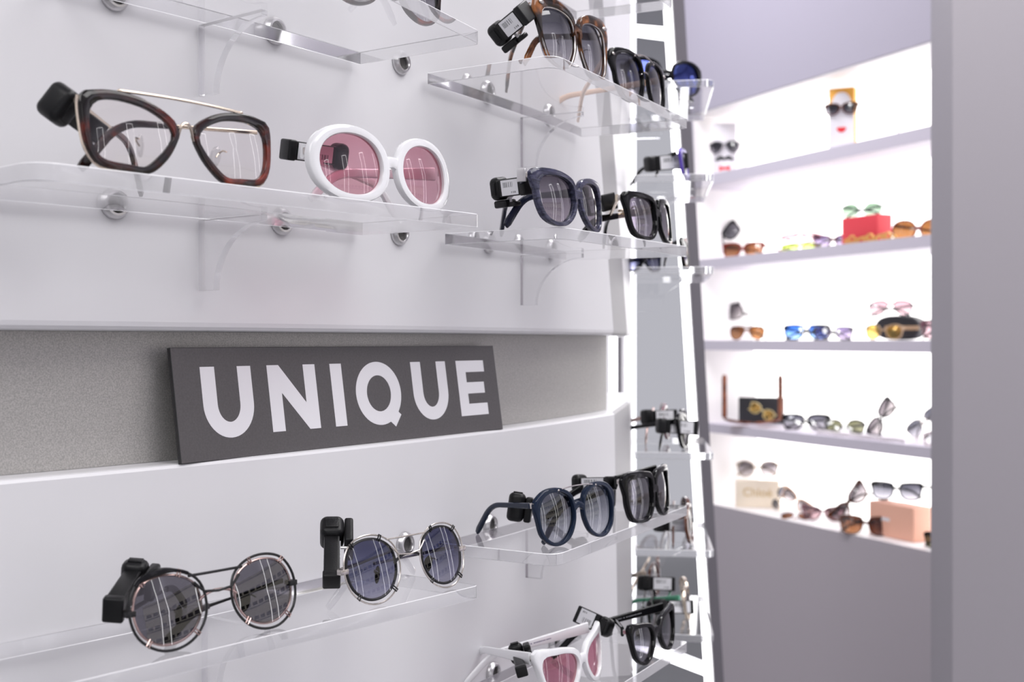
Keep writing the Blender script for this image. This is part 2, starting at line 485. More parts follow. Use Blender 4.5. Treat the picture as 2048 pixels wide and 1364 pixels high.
flat([(87.2, 64.9), (87.2, 15.8), (100.1, 15.8), (100.1, 44.2), (99.1, 64.9)])
flat([(99.1, 64.9), (100.1, 44.2), (126.2, 15.8), (125.0, 36.0)])
flat([(125.0, 64.9), (125.0, 36.0), (126.2, 15.8), (137.9, 15.8), (137.9, 64.9)])
flat([(154.8, 64.9), (154.8, 15.8), (168, 15.8), (168, 64.9)])
strip(arc(210.4, 39.8, 28.2, 25.9, 0, 360, 48), arc(210.4, 39.8, 15.0, 14.8, 0, 360, 48))
mb.loft([[spt(u, v, h) for u, v in [(232.0, 24.0), (235.8, 21.1), (227.3, 11.6), (219.0, 17.8), (222.5, 22)]] for h in (.00006, .00025)])
flat([(320.1, 64.9), (320.1, 15.2), (333.5, 15.2), (333.5, 64.9)])
for a, b, e in ((64.9, 54.5, 362.6), (45.2, 35.0, 360), (25.8, 15.2, 362)):
    flat([(333.5, a), (333.5, b), (e, b), (e, a)])
mb.build('lettering', PRINT, sign, 0)

# ------------------------------------------------------------------ eyewear
def scaled(pts, fx, fy=None, dx=0, dy=0):
    fy = fx if fy is None else fy
    return [(x * fx + dx, y * fy + dy) for x, y in pts]
def oval(a, b, n=12, p=2.0, dx=0, dy=0):
    out = []
    for i in range(n):
        t = 2 * math.pi * i / n; c, s = math.cos(t), math.sin(t)
        out.append((a * math.copysign(abs(c) ** (2 / p), c) + dx, b * math.copysign(abs(s) ** (2 / p), s) + dy))
    return out

def eyewear(kind, label, base, yaw, sp, group=None, cat='sunglasses', rx=0, ry=0, n=48, lift=0):
    """base: point on the shelf under the middle of the front; the front faces local -y"""
    pd = sp['pd']; k = .001 * sp.get('scale', 1)
    inner = polar(sp['lens'], n); outer = polar(sp['outer'], n) if 'outer' in sp else None
    bottom = min(p[1] for p in (outer or inner)) - (sp.get('wire', 0))
    hc = -bottom + lift; Rw = sp.get('wrap', 400.0); tau = math.tan(rad(sp.get('tilt', 6)))
    t = sp.get('t', 4.0)
    def M(x, y, v):
        z = v + hc
        return V((x, y + x * x / (2 * Rw) + z * tau, z)) * k
    root = empty(kind, base, (rx, ry, yaw), label, cat, group)
    det = n >= 40
    mb = MB(); fm = sp['fm']
    for sg in (-1, 1):
        cx = sg * pd / 2
        if outer:
            rings = []
            for (pu, pv), (qu, qv) in zip(inner, outer):
                def pt(f, y): return M(cx + sg * (pu + (qu - pu) * f), y, pv + (qv - pv) * f)
                if det: rings.append([pt(0, -.30 * t), pt(.10, -.46 * t), pt(.5, -.52 * t), pt(.88, -.44 * t), pt(1, -.26 * t), pt(1, .32 * t), pt(.9, .48 * t), pt(.1, .48 * t), pt(0, .3 * t)])
                else: rings.append([pt(0, -.45 * t), pt(.9, -.48 * t), pt(1, -.2 * t), pt(1, .45 * t), pt(0, .45 * t)])
            mb.loft(rings, loop=True)
        if sp.get('wire') and not sp.get('wm'):
            mb.tube([M(cx + sg * u, 0, v) for u, v in inner], sp['wire'] * k, 8 if det else 5, loop=True)
    br = sp.get('bridge')
    if br and br[0] == 'ac':
        _, xb, vb, arch, hb, tb = br; rings = []
        for i in range(11):
            x = -xb + 2 * xb * i / 10; q = (x / xb) ** 2
            vc = vb + arch * (1 - q); hh = hb * (1 + .5 * q)
            rings.append([M(x, b, vc + a) for a, b in rrect(hh, tb, min(hh, tb) * .35, 2)])
        mb.loft(rings)
    if br and br[0] == 'wire' and not sp.get('bm'):
        _, xb, vb, arch, r = br
        mb.tube([M(-xb + 2 * xb * i / 12, -1.0 * (1 - abs(i / 6 - 1) ** 3), vb + arch * (1 - abs(i / 6 - 1) ** 2.6)) for i in range(13)], r * k, 8)
    fr = mb.build('frame', fm, root, 40)
    if sp.get('wire') and sp.get('wm'):
        for sg in (-1, 1):
            mb = MB(); mb.tube([M(sg * pd / 2 + sg * u, sp.get('wy', 0), v) for u, v in inner], sp['wire'] * k, 8, loop=True)
            mb.build('rim_wire', sp['wm'], root)
    if br and br[0] == 'wire' and sp.get('bm'):
        _, xb, vb, arch, r = br
        mb = MB(); mb.tube([M(-xb + 2 * xb * i / 12, -1.0 * (1 - abs(i / 6 - 1) ** 3), vb + arch * (1 - abs(i / 6 - 1) ** 2.6)) for i in range(13)], r * k, 8)
        mb.build('bridge', sp['bm'], root)
    if 'bar' in sp:
        xa, va, arch, r, yo, bmat = sp['bar']
        mb = MB(); mb.tube([M(-xa + 2 * xa * i / 14, yo, va + arch * (1 - (i / 7 - 1) ** 2)) for i in range(15)], r * k, 8)
        for sg in (-1, 1): mb.ell(M(sg * xa, yo, va), 1.8 * k, 1.1 * k, 1.1 * k, 8, 6)
        mb.build('brow_bar', bmat, root)
    # lenses
    Rl = sp.get('lr', 95.0)
    for sg in (-1, 1):
        cx = sg * pd / 2; mb = MB(); rows = []
        ls = .995
        for side in (0, 1):
            for s_ in ([.02, .25, .5, .75, .9, 1] if det else [.02, .5, 1]):
                f = s_ * ls
                rr_ = [M(cx + sg * u * f, sp.get('ly', 0) + ((u * f) ** 2 + (v * f) ** 2) / (2 * Rl) - 2.2 + 1.6 * side, v * f) for u, v in inner]
                rows.append(rr_)
        h = len(rows) // 2
        mb.loft(rows[:h] + rows[h:][::-1])
        lm = sp['lm']
        mb.build('lens', lm, root, 50)
    # nose pads
    if 'pads' in sp:
        pm, wmat = sp['pads'][:2]; pu, pv = sp['pads'][2:4] if len(sp['pads']) > 2 else (pd / 2 - 8.5, -5)
        for sg in (-1, 1):
            mb = MB(); c = M(sg * pu, 6.5, pv)
            ax = V((sg * .35, .8, .1)).normalized(); ez = V((sg * .18, 0, 1)).normalized(); ey = ez.cross(ax).normalized()
            mb.ell(c, 1.5 * k, 3.4 * k, 6.4 * k, 12, 8, axes=(ax, ey, ax.cross(ey)))
            pad = mb.build('nose_pad', pm, root)
            mb = MB(); mb.tube([M(sg * (pu + 4.2), .6, pv + 3), M(sg * (pu + 4), 4, pv + 4), M(sg * (pu + 2.6), 6.2, pv + 2.5), M(sg * (pu + .6), 6.4, pv)], .55 * k, 6); mb.build('pad_arm', wmat, pad)
    # temples
    tp = sp['temple']; hu, hv = sp['hinge']; Lt = tp.get('L', 132) ; drop = tp.get('drop', 38)
    for sg, fold in ((-1, tp['fold'][0]), (1, tp['fold'][1])):
        S = M(sg * (pd / 2 + hu), 0, hv) + V((0, t * .45 + .8, 0)) * k
        mb = MB()
        e0 = M(sg * (pd / 2 + hu - 1.5), 0, hv)
        if tp.get('endbox'):
            eb = MB(); w_, h_ = tp['endbox']
            eb.rbox(M(sg * (pd / 2 + hu), .5, hv), (w_ * k, 4.5 * k, h_ * k), .5 * k); eb.build('end_piece', tp.get('em', tp['m']), root)
        ph = rad(fold); dv = V((-sg * math.sin(ph), math.cos(ph), 0))
        yo = V((0, (3.0 + (4.5 if sg > 0 else 0)) * k * min(1, fold / 60), 0))
        Lt = tp.get('Lr', tp.get('L', 132)) if sg > 0 else tp.get('L', 132)
        pts = []; stl = Lt * tp.get('straight', .66); tilt = 0
        zend_need = 1.2 - (hv + hc)
        cl_ = Lt - stl
        zd = -sum(math.sin(rad(drop * min(1, (i + .5) / 6 * 1.6))) * cl_ / 14 for i in range(14)) if False else 0
        prof = []
        def path(tl):
            out = []; p = V((0, 0)); a = rad(tl); out.append((p.copy(), 0)); m1 = 8; m2 = 12
            for i in range(m1): p = p + V((math.cos(a), math.sin(a))) * stl / m1; out.append((p.copy(), (i + 1) / m1 * stl / Lt))
            for i in range(m2):
                b = a - rad(drop) * min(1, (i + .5) / (m2 * .55)); p = p + V((math.cos(b), math.sin(b))) * cl_ / m2; out.append((p.copy(), (stl + cl_ * (i + 1) / m2) / Lt))
            return out
        if 'tl' in tp: tl = tp['tl'][0 if sg < 0 else 1]
        else:
            lo, hi = -16, 16
            for _ in range(24):
                tl = (lo + hi) / 2
                if path(tl)[-1][0].y > zend_need: hi = tl
                else: lo = tl
        pp = path(tl)
        h0, h1, h2 = tp['h']; th = tp['th']; tf = tp.get('tip', 2)
        side = V((0, 0, 1)).cross(dv)
        rA, rB = [], []
        for i, (q, f) in enumerate(pp):
            a = pp[max(i - 1, 0)][0]; b = pp[min(i + 1, len(pp) - 1)][0]; tg = (b - a).normalized()
            c = S + yo + (dv * q.x + V((0, 0, q.y))) * k
            up = (V((0, 0, 1)) * tg.x - dv * tg.y)
            hh = h0 + (h1 - h0) * min(1, f / .5) if f < .5 else h1 + (h2 - h1) * (f - .5) / .5
            thk = th
            if f > .97: hh *= .72; thk = th * .7
            rg = lambda e, e2: [c + up * (x * k) + side * (y * k) for x, y in rrect(hh + e, thk + e2, min(hh, thk) * .42, 2)]
            if f <= tf + .001: rA.append(rg(0, 0))
            if f >= tf - .06: rB.append(rg(tp.get('te', 0), tp.get('te2', 0)))
        mb.loft(rA)
        tm = mb.build('temple', tp['m'], root, 45)
        if sg > 0 and 'print' in tp:
            pm_, f0, f1 = tp['print']; mb = MB(); rr2 = random.Random(3); f = f0
            while f < f1:
                st = .004 + rr2.random() * .003
                if rr2.random() > .14:
                    dq = f * Lt; tl_ = rad(tl); q = V((math.cos(tl_), math.sin(tl_))) * dq
                    c = S + yo + (dv * q.x + V((0, 0, q.y))) * k + side * ((th / 2 + .06) * k)
                    ex = dv * math.cos(tl_) + V((0, 0, math.sin(tl_))); ez = side.cross(ex) * -1
                    mb.rbox(c, (st * Lt * .62 * k, .08 * k, (.7 + .5 * rr2.random()) * k), .02 * k, axes=(ex, side, ez), seg=1)
                f += st
            mb.build('temple_print', pm_, tm, 0)
        if len(rB) > 2:
            mb = MB(); mb.loft(rB); mb.build('temple_tip', tp.get('tm', tp['m']), tm, 45)
        if det:
            mb = MB(); mb.rbox((e0 + S) / 2 + V((0, 1.2 * k, 0)), (3.2 * k, 5.5 * k, min(h0, 4.5) * k), .4 * k)
            mb.build('hinge', tp.get('hm', SILVER), tm)
    return root, M

def at(px, py, zc, yaw, pd_m, zs):
    """middle-bottom base point from the pixel of the left lens centre"""
    cl = Pz(px, py, zc)
    return V((cl.x + pd_m / 2 * math.cos(yaw), cl.y + pd_m / 2 * math.sin(yaw), zs + H + .0004))

# ---- A : tortoise frame, gold brow bar, clear lenses
CLEARL = lens_mat('clear_lens', (.93, .90, .895), (.93, .90, .895), .012)
PINKL = lens_mat('pink_lens', (.72, .36, .43), (.76, .42, .49), .03)
PINKL2 = lens_mat('rose_pink_lens', (.62, .22, .31), (.66, .28, .36), .03)
GREYG = lens_mat('grey_gradient_lens', (.055, .055, .075), (.36, .34, .38), .05)
GREYD = lens_mat('dark_grey_lens', (.06, .06, .08), (.40, .385, .43), .05)
SMOKE = lens_mat('smoke_lens', (.11, .105, .125), (.15, .145, .17), .05)
BLUEG = lens_mat('blue_gradient_lens', (.028, .034, .10), (.34, .34, .46), .03)
BLUEG2 = lens_mat('steel_gradient_lens', (.06, .07, .10), (.52, .54, .60), .05)
PURPL = lens_mat('mauve_grey_lens', (.09, .075, .10), (.36, .31, .38), .06)

lA = [(-25.5, 3), (-21, 9.5), (-8, 15.5), (8, 17.5), (19.5, 15.8), (24.8, 10), (25.5, 0), (23.3, -10), (17.5, -15.8), (4, -17.2), (-7, -17.2), (-17, -9.5), (-23.5, -2)]
oA = [(-29.5, 5.5), (-25, 12.5), (-10, 20), (8, 22.8), (22, 21.5), (30, 17.5), (29.8, 0), (27, -12), (20, -19.6), (5, -21.2), (-9, -21.2), (-20.5, -12.5), (-27.5, -2)]
yA = rad(51)
A, MA = eyewear('eyeglasses', 'tortoiseshell clear-lens eyeglasses with straight gold brow bar on the left shelf', at(271, 270, .0918 + .0215, yA, .0685, Z2), yA,
    dict(pd=68.5, lens=lA, outer=oA, t=4.2, wrap=560, tilt=5, fm=TORT, lm=CLEARL, bridge=('wire', 5.6, 1, 9.5, .95), bm=GOLD, bar=(41, 23.0, .8, .9, -1.0, GOLD),
         pads=(PADC, GOLD, 25.5, -5), hinge=(29, 15.5), lr=150,
         temple=dict(L=134, h=(2.6, 2.2, 4.6), th=1.7, m=GOLD, tm=TORT, tip=.52, te=1.3, te2=1.0, drop=45, fold=(50, 91), straight=.62)), cat='glasses')
mb = MB()
gp = [(-(68.5 / 2 + u), v) for u, v in oA if u > 10 and v < 20]
k_ = .001
pA = polar(oA, 48)
for sg in (-1, 1):
    mb.tube([MA(sg * (68.5 / 2 + u * 1.01), 1.0, v * 1.01) for u, v in (pA[38:48] + pA[0:5])], .8 * k_, 6)
mb.build('side_trim', GOLD, A)

# ---- B : white oval, pink lenses
yB = rad(52)
lB = oval(25.5, 20.3, 14, 2.15); oB = [(x * 1.0, y) for x, y in oval(33, 26, 14, 2.15, .5, .3)]
B_, MB_ = eyewear('sunglasses', 'thick white oval sunglasses with pink lenses', at(711, 328, .0918 + .0255, yB, .0735, Z2), yB,
    dict(pd=71.5, lens=lB, outer=oB, t=6.0, wrap=260, tilt=6, fm=WHITEAC, lm=PINKL, bridge=('ac', 7, 1.5, 3.5, 8, 5), hinge=(31, 6), lr=120,
         temple=dict(L=132, h=(10, 6.5, 6.5), th=3.2, m=WHITEAC, drop=34, fold=(75, 91), straight=.68)))

# ---- C : tortoise brow sunglasses (top right shelf)
yC = rad(56)
lC = [(-21, 6), (-17, 17), (-4, 22), (12, 22), (21.5, 18), (24, 6), (23, -8), (17, -20), (3, -25.5), (-10, -23), (-18, -12), (-21, -3)]
oC = [(-24, 10), (-21, 22), (-6, 29), (12, 31), (27, 30), (33, 18), (27, 0), (24, -8.6), (17.6, -20.7), (3, -26.3), (-10.4, -23.8), (-19, -12), (-23.5, -1)]
C_, MC_ = eyewear('sunglasses', 'tortoiseshell browline sunglasses with silver lower rims and dark lenses', at(1126, 78, Z1 + .0255, yC, .0535, Z1), yC,
    dict(pd=53.5, lens=scaled(lC, 1.04, 1), outer=oC, t=4.4, wrap=420, tilt=5, fm=TORTO, lm=GREYD, wire=.8, wm=SILVER, wy=-.6, bridge=('ac', 6, 10, 3, 7, 4.5), pads=(PADC, SILVER, 18.5, -4), hinge=(30, 20), lr=85,
         temple=dict(L=128, h=(7, 4.5, 6.5), th=3.0, m=TORTO, drop=42, fold=(46, 90), straight=.66)))
for sg in (-1, 1):
    mb = MB(); c = MC_(sg * (27.5 + 24), -2.6, 23.5); mb.ell(c, .0038, .0012, .0018, 10, 6); mb.build('rivet', SILVER, C_)

# ---- D : black frame with thin metal bar
yD = rad(59)
lD = [(-22, 6), (-17, 17), (-3, 21.5), (12, 20.5), (22, 15), (24.5, 3), (22, -10), (14, -20), (0, -22.5), (-13, -18), (-20, -8)]
oD = [(-24.8, 7), (-19.5, 20), (-4, 25), (13, 25), (29, 21.5), (33, 11), (27.5, 1), (25, -11), (16, -22.6), (0, -25.2), (-15, -20.5), (-22.8, -9)]
D_, MD_ = eyewear('sunglasses', 'black sunglasses with thin silver top bar and peach temple arms', at(1269, 155, Z1 + .0245, yD, .058, Z1), yD,
    dict(pd=59, lens=lD, outer=oD, t=4.4, wrap=250, tilt=5, fm=BLACK, lm=GREYG, bar=(21, 21.5, 3.5, .7, -1.5, SILVER), bridge=('wire', 8, 6, 3, .9), bm=SILVER, hinge=(30, 14), lr=85,
         temple=dict(L=130, h=(7, 5, 6.5), th=3.2, m=PEACH, drop=40, fold=(50, 24), straight=.66, hm=TORTO)))
for sg in (-1, 1):
    mb = MB(); mb.ell(MD_(sg * (29.5 + 28), -2.4, 16.5), .0026, .001, .0014, 10, 6); mb.build('rivet', SILVER, D_)

# ---- E : navy cat-eye
yE = rad(60)
lE = [(-24, 4), (-20, 13), (-6, 17.5), (10, 17.5), (20, 14.5), (24.5, 6), (24, -4), (19, -14), (8, -19), (-6, -18), (-17, -11), (-22.5, -3)]
oE = [(-28, 6), (-23.5, 17), (-7, 22.3), (12, 23.3), (28, 21.5), (33, 15), (28.5, 3), (27.5, -6), (21.5, -17.5), (9, -22.5), (-7, -21.8), (-20, -14), (-26.5, -4)]
E_, ME_ = eyewear('sunglasses', 'navy marbled cat-eye sunglasses with silver hinge plate on the middle right shelf', at(1126, 398, Z2 + .0225, yE, .060, Z2), yE,
    dict(pd=60, lens=lE, outer=oE, t=5.0, wrap=215, tilt=6, fm=NAVYG, lm=PURPL, bridge=('ac', 7, 3, 3, 8.5, 5), hinge=(31, 16), lr=80,
         temple=dict(L=122, h=(10, 5, 7.5), th=3.4, m=NAVY, drop=40, fold=(50, 80), straight=.62)))
mb = MB(); mb.rbox(ME_(-(30 + 31.5), 7.5, 16), (.0022, .008, .0105), .0006); mb.build('hinge_plate', CHROME, E_)

# ---- F : black square, chain temples
yF = rad(62)
lF = [(-22, 5), (-19, 13.5), (-5, 16.5), (10, 16.8), (19.5, 15), (23, 8), (22, -5), (17, -15), (5, -18), (-9, -17), (-18, -10), (-21, -2)]
oF = [(-25.5, 7), (-22.5, 18), (-6, 21.5), (12, 22), (26.5, 20.5), (30.5, 14), (26.5, 3), (25.5, -6), (19.5, -18.2), (6, -21.4), (-10, -20.4), (-21, -12), (-24.6, -2)]
F_, MF_ = eyewear('sunglasses', 'black square sunglasses with gold chain arms beside the navy pair', at(1297, 434, Z2 + .0215, yF, .055, Z2), yF,
    dict(pd=55, lens=lF, outer=oF, t=5.0, wrap=170, tilt=6, fm=BLACK, lm=PURPL, bridge=('ac', 6.5, 3, 3, 8, 5), hinge=(28.5, 15), lr=80,
         temple=dict(L=118, h=(7, 5, 8), th=3.2, m=GOLD, tm=BLACK, tip=.5, te=.5, drop=34, fold=(60, 70), straight=.66)))
# chain links lying along the right arm
mbc = MB(); S_ = MF_(27.5 + 28.5, 0, 15) + V((0, .008, 0)); dv_ = V((-math.sin(rad(70)), math.cos(rad(70)), 0))
for i in range(9):
    c = S_ + dv_ * (.008 + i * .0058) + V((0, 0, -.0006 * i)); e2 = V((0, 0, 1)) if i % 2 else V((0, 0, 1)).cross(dv_)
    mbc.tube([c + dv_ * (.0043 * math.cos(a)) + e2 * (.0036 * math.sin(a)) for a in [2 * math.pi * j / 12 for j in range(12)]], .0010, 6, loop=True)
mbc.build('chain', GOLD, F_)

# ---- G : dark blue round
yG = rad(50)
lG = [(-21, 4), (-17, 14), (-6, 19.5), (6, 20), (16, 16), (21, 7), (21.5, -3), (18, -13), (8, -20), (-3, -20.5), (-13, -15.5), (-19.5, -6)]
oG = [(-23.5, 5), (-19.6, 17), (-7, 23), (8, 23.6), (20, 19.5), (27.5, 11.5), (24.5, -2), (20.8, -14.5), (9.5, -22.8), (-3.5, -23.3), (-15.5, -17.5), (-22.5, -6)]
G_, MG_ = eyewear('sunglasses', 'dark blue round sunglasses with thin silver brow wire on the lower right shelf', at(1120, 1036, -.170 + .0235, yG, .0575, -.170), yG,
    dict(pd=57.5, lens=lG, outer=oG, t=4.6, wrap=520, tilt=6, fm=BLUEAC, lm=BLUEG2, bar=(26, 21.5, 2.0, .55, -1.6, SILVER), bridge=('ac', 7, 4, 3.5, 5.5, 4.5), hinge=(26, 11), lr=75,
         temple=dict(L=100, h=(5, 4.4, 6.2), th=3.2, m=BLUEAC, drop=42, fold=(19, 92), straight=.5)))

# ---- H : black square, long open arm
yH = rad(62)
H_, MH_ = eyewear('sunglasses', 'black square sunglasses with long arm standing behind the blue round pair', at(1290, 998, -.170 + .0225, yH, .055, -.170), yH,
    dict(pd=55, lens=scaled(lF, 1.0, 1.12), outer=scaled(oF, 1.02, 1.1, 0, .5), t=5.0, wrap=190, tilt=4, fm=BLACK, lm=SMOKE, bridge=('ac', 6.5, 3, 3, 8, 5), hinge=(28.5, 17), lr=80,
         temple=dict(L=138, h=(10.5, 7.5, 6), th=3.4, m=BLACK, drop=30, fold=(66, 58), straight=.6, print=(pbr('grey_print', (.30, .30, .32), .5), .24, .52))))

# ---- I, J : round wire sunglasses with a second outer wire ring
def ringwires(root, M, pd, lens, gap, r, mat, bridge_v, topbar, mat2=None):
    mb = MB(); big = [(x * (1 + gap / max(math.hypot(x, y), 1)), y * (1 + gap / max(math.hypot(x, y), 1))) for x, y in polar(lens, 48)]
    for sg in (-1, 1):
        mb.tube([M(sg * (pd / 2 + u), -1.2, v) for u, v in big], r * .001, 7, loop=True)
    xb = pd / 2 - 14
    mb.tube([M(-xb + 2 * xb * i / 10, -1.4, topbar) for i in range(11)], r * .001, 7)
    b2 = pd / 2 - 19.5
    mb.tube([M(x, -1.6, v) for x, v in ((-b2 - 2.5, 12.5), (-b2 + .5, 9.5), (-b2 + 4, 6.5), (0, 5.6), (b2 - 4, 6.5), (b2 - .5, 9.5), (b2 + 2.5, 12.5))], r * .001, 7)
    o = mb.build('outer_ring', mat, root)
    for sg in (-1, 1):
        for ang in (52, 118, 232, 318):
            i = int(ang / 360 * 48); a = polar(lens, 48)[i]; b = big[i]; mb = MB(); ends = []
            for dd in (-.9, .9):
                tx, ty = -math.sin(rad(ang)) * dd, math.cos(rad(ang)) * dd
                q = M(sg * (pd / 2 + b[0] * 1.03 + tx), -1.9, b[1] * 1.03 + ty); p = M(sg * (pd / 2 + a[0] * .97 + tx), -1.3, a[1] * .97 + ty)
                ends += [p, q] if dd < 0 else [q, p]
            mb.tube(ends, .0005, 6)
            mb.build('ring_clip', mat2 or mat, root)
lI = [(-20.5, 2), (-17.5, 11.5), (-8, 17.3), (4, 18.6), (15, 15.5), (21, 7.5), (22, -2), (18.5, -11.5), (9, -18), (-2, -18.8), (-12, -15), (-18.8, -7)]
yI = rad(50)
I_, MI_ = eyewear('sunglasses', 'round black double-wire sunglasses with grey lenses, nearest on the lower left shelf', at(351, 1225, Z3 + .022, yI, .066, Z3), yI,
    dict(pd=66, lens=scaled(lI, 1.02, 1.0), wire=.85, t=2.5, wrap=900, tilt=13, fm=ROSE, lm=SMOKE, bridge=('wire', 14, 1, 5, .95), pads=(BLACK, GUN, 23.5, -6), hinge=(24.5, 1), lr=170,
         temple=dict(L=128, h=(3.2, 1.6, 4.4), th=1.5, m=BLACKM, tm=pbr('dark_tip', (.05, .045, .05), .3), tip=.62, te=1.2, te2=1, drop=30, fold=(50, 91), straight=.62, Lr=92, endbox=(6, 3.4), em=BLACKM)), lift=2.8)
ringwires(I_, MI_, 66, scaled(lI, 1.02, 1.0), 3.0, .85, BLACKM, 0, 16.5, ROSE)
mb = MB(); pI = polar(scaled(lI, 1.02, 1.0), 48)
mb.tube([MI_(-(33 + pI[i % 48][0] * 1.15), -1.4, pI[i % 48][1] * 1.15) for i in range(5, 18)], [.0011 + .0011 * math.sin(math.pi * min(1, j / 9)) for j in range(13)], 8)
mb.build('brow_sleeve', BLACK, I_)
yJ = rad(51)
J_, MJ_ = eyewear('sunglasses', 'round silver double-wire sunglasses with blue gradient lenses', at(760, 1145, Z3 + .022, yJ, .067, Z3), yJ,
    dict(pd=67, lens=scaled(lI, 1.0, 1.03), wire=1.0, t=2.5, wrap=500, tilt=13, fm=BLACKM, lm=BLUEG, bridge=('wire', 14, 1, 5, 1.0), pads=(BLACK, SILVER, 25, -6), hinge=(24.5, 1), lr=150,
         temple=dict(L=130, h=(3.2, 1.6, 4.4), th=1.5, m=SILVER, tm=CLEARAC, tip=.62, te=1.2, te2=1, drop=38, fold=(70, 91), straight=.62, endbox=(7, 3.6), em=SILVER)), lift=2.8)
ringwires(J_, MJ_, 67, scaled(lI, 1.0, 1.03), 2.8, .6, SILVER, 0, 17.5, BLACKM)

# ---- K : white cat-eye, rose lenses (bottom)
yK = rad(61)
lK = [(-23, 1), (-17, 9.5), (-4, 13.5), (10, 14.5), (21, 14.5), (25.5, 9), (24, -2), (17, -13.5), (5, -18.5), (-8, -17), (-18, -9)]
oK = [(-28, 3), (-21, 14), (-5, 18.5), (12, 20.5), (28, 22.5), (33.5, 17), (29, 3), (22, -14), (7, -23), (-9, -21.5), (-22, -12)]
K_, MK_ = eyewear('sunglasses', 'white cat-eye sunglasses with rose lenses, cut by the bottom of the photo', at(1136, 1346, -.303 + .0225, yK, .062, -.303), yK,
    dict(pd=62, lens=lK, outer=oK, t=5.4, wrap=160, tilt=5, fm=WHITEAC, lm=PINKL2, bridge=('ac', 7, 1, 3, 8, 5), hinge=(30, 15), lr=100,
         temple=dict(L=132, h=(10.5, 7, 5.5), th=3.2, m=WHITEAC, drop=34, fold=(34, 54), straight=.64, print=(pbr('violet_print', (.12, .10, .22), .5), .30, .56))))
# ---- L : black cat-eye
yL = rad(62)
L_, ML_ = eyewear('sunglasses', 'black rounded cat-eye sunglasses with grey lenses on the lowest shelf', at(1293, 1282, -.303 + .0225, yL, .060, -.303), yL,
    dict(pd=60, lens=scaled(lK, .86, .96), outer=scaled(oK, .87, .90), t=5.2, wrap=420, tilt=5, fm=BLACK, lm=GREYD, bridge=('ac', 7.5, 2, 3, 8, 5), hinge=(27, 14), lr=90,
         temple=dict(L=138, h=(9, 6.5, 6), th=3.2, m=BLACK, drop=32, fold=(62, 58), straight=.62, print=(pbr('grey_print', (.30, .30, .32), .5), .20, .46))))
# ---- M, N : pairs on the top left shelf, mostly above the frame
yM = rad(51)
eyewear('sunglasses', 'black-rimmed sunglasses on the top left shelf, only a lens bottom showing', V((-.083, .825, Z1 + H + .0004)), yM,
    dict(pd=62, lens=lG, outer=oG, t=4.4, wrap=400, fm=TORT, lm=GREYG, bridge=('ac', 7, 4, 3, 6, 4.5), hinge=(26, 11), temple=dict(L=90, h=(6, 5, 6), th=3, m=CLEARAC, fold=(86, 91))), n=40)
eyewear('eyeglasses', 'clear plastic eyeglasses on the top left shelf, only see-through arms showing', V((-.195, .715, Z1 + H + .0004)), rad(51),
    dict(pd=62, lens=lF, outer=oF, t=4.4, wrap=400, fm=CLEARAC, lm=CLEARL, bridge=('ac', 7, 4, 3, 6, 4.5), hinge=(28, 14), temple=dict(L=130, h=(7, 5, 6), th=3, m=CLEARAC, fold=(62, 40), drop=34)), n=40, cat='glasses')

# ------------------------------------------------------------------ security tags
def sec_tag(label, head, tail, w=.0125, face=None, headsize=(.014, .021, .019), show_label=True, clip=1, tailcap=True, hook=True, lab='z'):
    """black clip-on security tag: fat head, long box with a barcode label, hook jaw beside the head"""
    p0, p1 = P(*head), P(*tail); L = (p1 - p0).length
    ex = (p1 - p0).normalized(); cam = (V((0, 0, H)) - p0).normalized() if face is None else V(face).normalized()
    ez = (cam - ex * cam.dot(ex)).normalized(); ey = ez.cross(ex)
    root = empty('security_tag', p0, label=label, cat='security tag', group='black security tags clipped to the glasses')
    root.matrix_world = Matrix(((ex.x, ey.x, ez.x, p0.x), (ex.y, ey.y, ez.y, p0.y), (ex.z, ey.z, ez.z, p0.z), (0, 0, 0, 1)))
    wy, wz = w if isinstance(w, tuple) else (w, w)
    mb = MB(); mb.rbox(((L + .003) / 2, 0, 0), (L - .003, wy, wz), .0013)
    mb.build('body', TAGB, root, 40)
    mb = MB(); hx, hy, hz = headsize
    mb.rbox((-.002, 0, 0), (hx, hy, hz), .0042, seg=4, rr=.005)
    hd = mb.build('head', TAGB, root, 50)
    mb = MB(); mb.rbox((-.002, 0, hz / 2 + .0002), (hx * .45, hy * .55, .0012), .0005); mb.build('head_plate', TAGB, hd)
    if hook:
        mb = MB(); s_ = clip
        mb.rbox((.001, s_ * (hy / 2 + .0032), -.001), (hx * 1.25, .0062, hz * .88), .0018, seg=3)
        mb.rbox((hx * .5 + .004, s_ * (hy / 2 + .0042), -.001), (.012, .0040, hz * .5), .0012)
        mb.build('jaw', TAGB, root, 45)
        mb = MB(); mb.tube([V((hx / 2 + .003, s_ * wy * .4, 0)), V((hx / 2 + .003, s_ * (hy / 2 + .0045), 0))], .0011, 8); mb.build('pin', CHROME, root)
    if tailcap:
        mb = MB(); mb.rbox((L - .0005, 0, 0), (.0062, wy + .0012, wz + .0012), .0014, seg=3)
        mb.build('end_cap', TAGB, root, 45)
    if show_label:
        mb = MB(); x0 = hx / 2 + .0012; x1 = L - .0045
        if lab == 'z': mb.rbox(((x0 + x1) / 2, 0, wz / 2 + .0002), (x1 - x0, wy * .86, .0004), .0001)
        else: mb.rbox(((x0 + x1) / 2, clip * (wy / 2 + .0002), 0), (x1 - x0, .0004, wz * .8), .0001)
        mb.build('barcode_label', LABELM, root, 0)
    return root
sec_tag('black security tag on the tortoiseshell gold-bar glasses', (124, 212, .655), (192, 262, .69), show_label=False, tailcap=False, headsize=(.016, .021, .016), hook=False)
sec_tag('black security tag behind the white oval glasses with pink lenses', (672, 312, .815), (575, 299, .792), w=.0125, headsize=(.010, .018, .016), hook=False)
